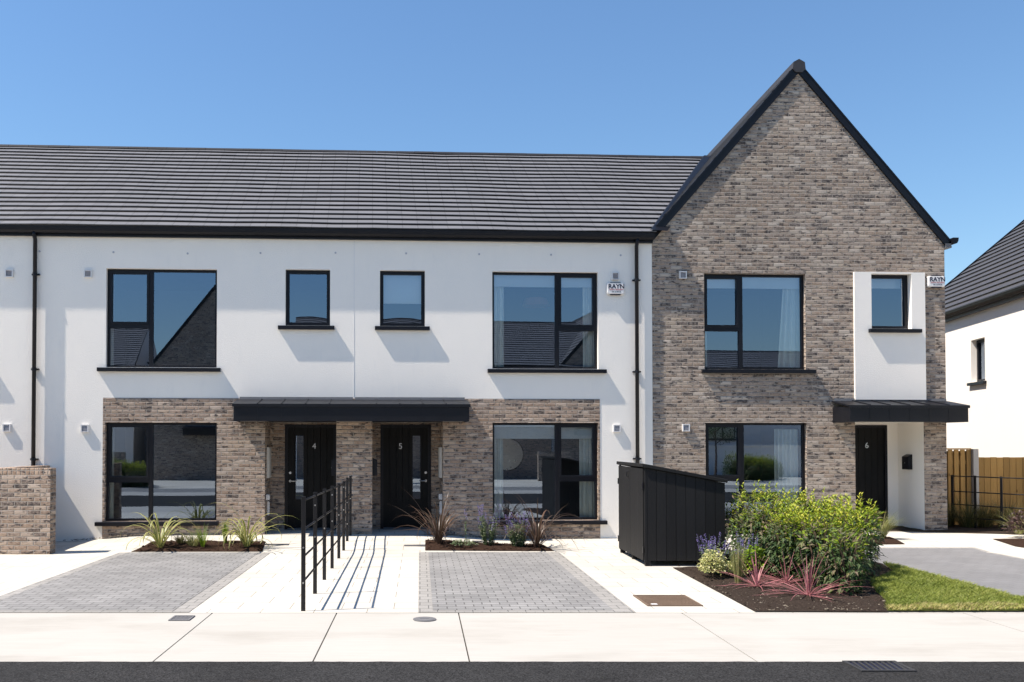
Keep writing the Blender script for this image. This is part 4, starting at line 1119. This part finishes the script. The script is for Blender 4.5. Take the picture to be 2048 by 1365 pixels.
shrub_blob('small_shrub', 'small grey green shrub trailing beside the left bronze flax', .78, 16.25, .22, .14, .16, 260, M['herb'], .04, .025, 'shrub', None, 55)

def catmint(label, x, y, n, h0, h1, spread, seed, group='purple catmint plants', dens=1.):
    random.seed(seed); S = empty('catmint', (x, y, gh(x, y)+.01)); tag(S, label, 'flowering plant', group)
    st = MB(); lf = MB(); fl = MB()
    for i in range(n):
        az = rnd(0, 6.28); sp = spread*math.sqrt(random.random()); H = rnd(h0, h1)
        b = Vector((math.cos(az)*sp*.4, math.sin(az)*sp*.4, 0)); t = Vector((math.cos(az)*sp*1.1, math.sin(az)*sp*1.1, H)); mid = (b+t)/2+Vector((rnd(-.02, .02), rnd(-.02, .02), .02))
        st.tube([b, mid, t], [.003, .0025, .0015], 4, caps=False)
        for k in range(int(20*dens)):
            r = rnd(.05, .72); p = b.lerp(mid, r*2) if r < .5 else mid.lerp(t, r*2-1)
            a = rnd(0, 6.28); leaf(lf, p, Vector((math.cos(a), math.sin(a), rnd(-.2, .7))), Vector((0, 0, 1)), rnd(.03, .055), rnd(.018, .03), random.random())
        if random.random() < .8:
            f0 = rnd(.66, .78)
            for k in range(34):
                r = rnd(f0, 1.02); p = mid.lerp(t, r*2-1) if r > .5 else mid
                a = rnd(0, 6.28); w = .02*(1.15-(r-f0)/(1.02-f0))
                leaf(fl, p+Vector((math.cos(a)*w*.5, math.sin(a)*w*.5, 0)), Vector((math.cos(a), math.sin(a), rnd(-.1, .6))), Vector((0, 0, 1)), rnd(.012, .022), .012, random.random())
    finish('stems', st, M['herb'], S); finish('leaves', lf, M['herb'], S, weld=False); finish('flowers', fl, M['purple'], S, weld=False)
catmint('tall purple catmint in the middle of the right mulch bed', 1.26, 16.55, 34, .34, .80, .2, 61, dens=1.7)
catmint('purple catmint leaning on the right bronze flax', 1.80, 16.45, 50, .25, .66, .24, 62, dens=1.7)
catmint('single thin purple catmint stem right of the left bronze flax', .86, 16.75, 2, .5, .7, .05, 63)
catmint('purple catmint before the bin store, above the cream shrub', 4.22, 13.0, 40, .3, .62, .22, 64)
catmint('purple catmint against the left end of the hedge', 4.70, 12.95, 34, .3, .62, .16, 65)

# hedge -------------------------------------------------------------------
random.seed(71)
HD = empty('hedge', (5.8, 13.0, 0)); tag(HD, 'clipped laurel hedge with lime young tips beside the bin store', 'hedge')
def hedge_h(x, y):
    return 1.10 + .07*noise.noise(Vector((x*1.9, y*1.9, 4))) + .05*noise.noise(Vector((x*5, y*5, 9)))
lobes = []   # (centre x, centre y, radius x, radius y, height)
for i in range(8):
    q = i/7; lobes.append((5.10+q*1.42, 14.05-.25*q+rnd(-.08, .08), .36+rnd(-.04, .06), .5, rnd(.94, 1.24)))
for i in range(6):
    q = i/5; lobes.append((5.08+q*1.12, 13.25-.3*q+rnd(-.06, .06), .34+rnd(-.04, .06), .43, rnd(.88, 1.18)))
for i in range(4):
    q = i/3; lobes.append((5.15+q*.55, 12.55-.3*q, .34, .36, rnd(.86, .96)))
lobes += [(5.28, 11.85, .30, .34, .98), (5.34, 11.38, .26, .28, .84), (5.46, 12.1, .28, .34, 1.0), (5.44, 11.55, .22, .25, .90), (5.30, 12.4, .3, .3, 1.0)]
lf = MB(); tw = MB()
wts = [a*b for (_, _, a, b, _) in lobes]
for i in range(17500):
    cx_, cy_, rx, ry, hh = random.choices(lobes, wts)[0]; hh -= .18
    az = rnd(0, 6.283); zz = random.random()**.85; rr = math.sqrt(rnd(.45, 1.))
    prof = min(1, .72+.55*zz) if zz < .75 else math.sqrt(max(.02, 1-((zz-.70)/.34)**2))
    bump = 1+.32*noise.noise(Vector((cx_*3+math.cos(az)*2, cy_*3+math.sin(az)*2, zz*4)))
    p = Vector((cx_+math.cos(az)*rx*rr*prof*bump, cy_+math.sin(az)*ry*rr*prof*bump, .04+zz*(hh-.02)*bump**.4))
    top = zz > .80
    young = top and random.random() < .85 or (zz > .6 and random.random() < .32)
    a2 = az+rnd(-1, 1)
    if young:
        d = Vector((math.cos(a2)*.8, math.sin(a2)*.8, rnd(.1, 1.2))); c = rnd(.66, 1.)*min(1, .75+(p.x-5)*.12); L = rnd(.065, .11); wd = .03
    else:
        d = Vector((math.cos(a2), math.sin(a2), rnd(-1.1, .25))); c = rnd(.08, .5) if random.random() < .86 else rnd(.5, .62); L = rnd(.075, .13); wd = .036
    leaf(lf, p - Vector((5.8, 13.0, 0)), d, Vector((math.cos(az)*.6, math.sin(az)*.6, .9)), L, wd*rnd(.8, 1.2), c, .2, .25)
finish('foliage', lf, M['hedge'], HD, weld=False)
# upright young shoots along the top
sh = MB()
for i in range(230):
    cx_, cy_, rx, ry, hh = random.choice(lobes[:18]); az = rnd(0, 6.283); r = math.sqrt(random.random())*.9
    b = Vector((cx_+math.cos(az)*rx*r, cy_+math.sin(az)*ry*r, hh*.84)) - Vector((5.8, 13, 0)); H = rnd(.06, .26)
    for k in range(9):
        q = k/8; a = k*2.4; leaf(sh, b+Vector((0, 0, H*q)), Vector((math.cos(a), math.sin(a), .5+.9*q)), Vector((0, 0, 1)), rnd(.06, .095)*(1.1-.4*q), .026, rnd(.72, 1.))
finish('young_shoots', sh, M['hedge'], HD, weld=False)
for (cx_, cy_, rx, ry, hh) in lobes:
    for k in range(5):
        az = rnd(0, 6.28); b = Vector((cx_-5.8+rnd(-.05, .05), cy_-13+rnd(-.05, .05), -.03))
        tw.tube([b, b+Vector((math.cos(az)*rx*.3, math.sin(az)*ry*.3, hh*.5)), b+Vector((math.cos(az)*rx*.7, math.sin(az)*ry*.7, hh*.92))], [.014, .010, .004], 5)
finish('branches', tw, M['twig'], HD)

# lawn grass, stones, mulch chips -------------------------------------------
def inpoly(x, y, P):
    c = False; j = len(P)-1
    for i in range(len(P)):
        if (P[i][1] > y) != (P[j][1] > y) and x < (P[j][0]-P[i][0])*(y-P[i][1])/(P[j][1]-P[i][1])+P[i][0]: c = not c
        j = i
    return c
random.seed(81)
gm = MB()
cnt = 0
while cnt < 24000:
    x, y = rnd(5.2, 7.32), rnd(10.18, 14.25)
    if not inpoly(x, y, lawnP): continue
    cnt += 1
    az = rnd(0, 6.28); H = rnd(.025, .06); w = rnd(.003, .006); dx, dy = math.cos(az), math.sin(az); ln = rnd(.005, .035)
    pn = noise.noise(Vector((x*1.3, y*1.3, 5)))*.5+.5; edge = 1 if y < 10.45+.3*noise.noise(Vector((x*2.2, 0, 0))) else 0
    if edge and y < 10.28 and random.random() < .55*(.5+noise.noise(Vector((x*4, 7, 0)))): continue
    c = min(1, max(0, .2+.55*pn+rnd(-.2, .2)+edge*.45)); z = .015+.02*(.55+.9*noise.noise(Vector((x*3.2, y*3.2, 3))))
    k = len(gm.v); gm.v += [Vector((x-dy*w, y+dx*w, z)), Vector((x+dy*w, y-dx*w, z)), Vector((x+dx*ln-dy*w*.5, y+dy*ln+dx*w*.5, z+H*.6)), Vector((x+dx*ln*2.2, y+dy*ln*2.2, z+H))]
    gm.f += [[k, k+1, k+2], [k+1, k+3, k+2]]; gm.u += [[(c, 0)]*3]*2; gm.mi += [0, 0]
o = finish('grass', gm, M['grass'], None, weld=False); tag(o, 'short green lawn grass between the hedge and the grey bay of house 6', 'grass', None, 'stuff')
def scatter(name, label, poly, n, s0, s1, mat, seed, yb=None):
    random.seed(seed); m = MB(); xs = [p[0] for p in poly]; ys = [p[1] for p in poly]; c = 0
    while c < n:
        x, y = rnd(min(xs), max(xs)), rnd(min(ys), max(ys))
        if yb: y = yb[0]+(yb[1]-yb[0])*random.random()**1.6
        if not inpoly(x, y, poly): continue
        c += 1; s = rnd(s0, s1)*(random.random()**1.5*.8+.35); z = gh(x, y)+.02+.02*random.random()
        a = rnd(0, 6.28); e = Vector((math.cos(a), math.sin(a), rnd(-.3, .3)))*s*rnd(.8, 1.9); f = Vector((-math.sin(a), math.cos(a), rnd(-.3, .3)))*s*rnd(.5, .9); u = Vector((0, 0, s*rnd(.35, .7)))
        P = Vector((x, y, z)); V = [P+e, P+f, P-e, P-f, P+u+e*.2, P-u]
        for t in ((0, 1, 4), (1, 2, 4), (2, 3, 4), (3, 0, 4)): m.face([V[i] for i in t])
    o = finish(name, m, mat, None, weld=False); tag(o, label, 'stones' if 'stone' in name else 'mulch', None, 'stuff')
scatter('gravel', 'small pale stones strewn over the soil by the footpath', bedA, 420, .006, .02, M['stone'], 91, (10.19, 12.2))
scatter('debris', 'dark soil crumbs in the bed under the cordylines', bedA, 1500, .008, .028, M['soil'], 92)
scatter('debris', 'bark chips in the bed of the striped flaxes', [(-5.0, 15.8), (-2.8, 15.82), (-2.9, 16.7), (-4.9, 16.7)], 1100, .012, .03, M['mulch'], 93)
scatter('debris', 'bark chips in the bed of the bronze flaxes', [(.12, 15.97), (2.34, 15.97), (2.27, 16.92), (.13, 16.92)], 1100, .012, .03, M['mulch'], 94)
scatter('gravel', 'drainage gravel along the foot of the house walls', [(-6.9, 17.42), (-4.8, 17.52), (-4.8, 17.62), (-6.9, 17.53)], 300, .01, .022, M['stone'], 95)
scatter('gravel', 'drainage gravel along the wall below the window of house 5', [(.2, 17.78), (3.4, 17.96), (3.4, 18.07), (.2, 17.9)], 420, .01, .022, M['stone'], 96)

# ------------------------------------------------------------------ across the street (seen in the window reflections)
OP = (Vector((0, -12.0, 0)), math.pi)
gable_house('brick_house', 'brick gable house across the street, left in the window reflections', 7.25, 3.6, OP, apex=10.7,
    wins=[(5.6, 7.7, 3.41, 5.36, W(mull=6.4, trans=4.22, side='l', room=False))], dr=(7.6, 8.7, .0, 2.15, 'r', None, False), cano=(7.1, 9.2))
for i in range(3):
    s0 = 3.64-4.79*(i+1); s1 = 3.64-4.79*i
    if i == 2: s0 = -12.9
    terrace('terrace_house', ['white terrace house across the street next to the left gable', 'white terrace house across the street in the middle of its row', 'white terrace house across the street next to the right gable'][i], s0, s1, OP,
        wins=[(s0+.5, s0+2.6, 3.4, 5.35, W(mull=s0+1.3, trans=4.22, room=False)), (s0+.5, s0+2.6, .4, 2.32, W(mull=s0+1.3, trans=1.18, room=False))],
        panel=(s0+.4, s1-.1, 2.8), dr=(s1-1.6, s1-.6, 0, 2.15, 'r', None), wseed=i*7., group='terrace houses across the street')
gable_house('brick_house', 'brick gable house across the street, right in the window reflections', -13.95, 3.1, OP,
    wins=[(-15.9, -13.8, 3.41, 5.36, W(mull=-15.1, trans=4.22, side='l', room=False))], dr=(-13.2, -12.1, .0, 2.15, 'r', None, False), cano=(-14, -11.6))
OPR = (Vector((0, -15.5, -1.2)), math.pi)
terrace('terrace_house', 'lower white house at the far right across the street', -29, -18.6, OPR, wins=[(-22.5, -20.5, 3.4, 5.3, W(mull=-21.7, trans=4.2, room=False))], wseed=30., left_end=True, right_end=True, group='terrace houses across the street')
terrace('terrace_house', 'white house at the far left across the street', 12.2, 18.0, (Vector((0, -14, -.3)), math.pi), wins=[(14, 16, 3.4, 5.3, W(mull=14.8, trans=4.2, room=False))], wseed=40., left_end=True, right_end=True, group='terrace houses across the street')
m = MB(); m.box(-13.2, -11.4, -8.3, -8.05, -.1, 1.5); o = finish('garden_wall', m, M['brick'], None, (-12.3, -8.2, 0)); o.location = (-12.3, -8.2, 0); tag(o, 'brick garden wall across the street before the left gable', 'wall', 'garden walls across the street')
m = MB(); m.box(8.9, 10.6, -9.3, -9.05, -.1, 1.5); o = finish('garden_wall', m, M['brick'], None, (9.7, -9.2, 0)); o.location = (9.7, -9.2, 0); tag(o, 'brick garden wall across the street before the right gable', 'wall', 'garden walls across the street')
m = MB(); m.box(18, 30, -13.2, -12.95, -.1, 1.75); m.box(17.95, 30.05, -13.25, -12.9, 1.75, 1.82); o = finish('garden_wall', m, M['render'], None, (24, -13, 0)); o.location = (24, -13, 0); tag(o, 'long white garden wall across the street at the right', 'wall', 'garden walls across the street')
for (x, y, rz_, s, lab) in ((-10.2, -4.6, .4, 1.0, 'laurel hedge across the street before the left gable'), (21.0, -9.5, 1.2, 1.15, 'laurel hedge across the street before the white garden wall')):
    c = copy_tree(HD); c.location = (x, y, 0); c.rotation_euler = (0, 0, rz_); c.scale = (s, s, s); tag(c, lab, 'hedge')
def tree(label, x, y, H, R0, seed):
    random.seed(seed); T = empty('tree', (x, y, 0)); tag(T, label, 'tree', 'trees across the street')
    tk = MB(); tk.tube([(0, 0, -.1), (.03, 0, H*.3), (-.02, .03, H*.6), (0, 0, H*.9)], [.07, .055, .04, .012], 8)
    lv = MB()
    for i in range(9):
        az = i*2.4; h = H*(.45+.05*i); e = Vector((math.cos(az)*R0*.7, math.sin(az)*R0*.7, h+R0*.5)); tk.tube([(0, 0, h), e*.5+Vector((0, 0, h*.5)), e], [.03, .02, .008], 5)
        for k in range(170):
            p = e+Vector((random.gauss(0, R0*.25), random.gauss(0, R0*.25), random.gauss(0, R0*.22)))
            leaf(lv, p, Vector((rnd(-1, 1), rnd(-1, 1), rnd(-1, .5))), Vector((0, 0, 1)), rnd(.09, .14), .07, rnd(.1, .5))
    finish('trunk', tk, M['twig'], T); finish('crown', lv, M['hedge'], T, weld=False)
tree('young tree across the street by the right gable', 17.6, -7.5, 4.2, .9, 101)
tree('young tree across the street before the middle terrace house', 1.2, -5.5, 3.4, .8, 102)

# ------------------------------------------------------------------ light, sky, camera
LD = Vector((.617, .157, -1)).normalized()
el = math.asin(-LD.z); az = math.atan2(-LD.x, -LD.y)      # compass angle of the sun from +Y towards +X
sun = bpy.data.lights.new('sun', 'SUN'); sun.energy = 4.1; sun.angle = rad(.53); sun.color = (1, .90, .79)
so = bpy.data.objects.new('sun', sun); COL.objects.link(so); so.rotation_euler = LD.to_track_quat('-Z', 'Y').to_euler(); so.location = (-12, -4, 20)
wd = bpy.data.worlds.new('World'); SC.world = wd; wd.use_nodes = True
nt = wd.node_tree; bg = nt.nodes['Background']
sk = nt.nodes.new('ShaderNodeTexSky'); sk.sky_type = 'NISHITA'; sk.sun_disc = False; sk.sun_elevation = el; sk.sun_rotation = az
sk.altitude = 0; sk.air_density = 1.5; sk.dust_density = .0; sk.ozone_density = 10.0
nt.links.new(sk.outputs[0], bg.inputs[0]); bg.inputs[1].default_value = .074

cam = bpy.data.cameras.new('camera'); co = bpy.data.objects.new('camera', cam); COL.objects.link(co); SC.camera = co
F = 1800; TILT = .02
cam.sensor_width = 36; cam.lens = 36*F/2048; cam.clip_end = 2000
co.location = (0, 0, 1.9); co.rotation_euler = (math.pi/2+TILT, 0, 0)
cam.shift_x = (1024-840)/2048; cam.shift_y = ((888-F*math.tan(TILT))-682.5)/2048
SC.view_settings.view_transform = 'Standard'; SC.view_settings.look = 'None'; SC.view_settings.gamma = 1; SC.view_settings.exposure = 1.08
SC.cycles.max_bounces = 8; SC.cycles.transparent_max_bounces = 12; SC.cycles.use_denoising = True
SC.cycles.sample_clamp_indirect = 6
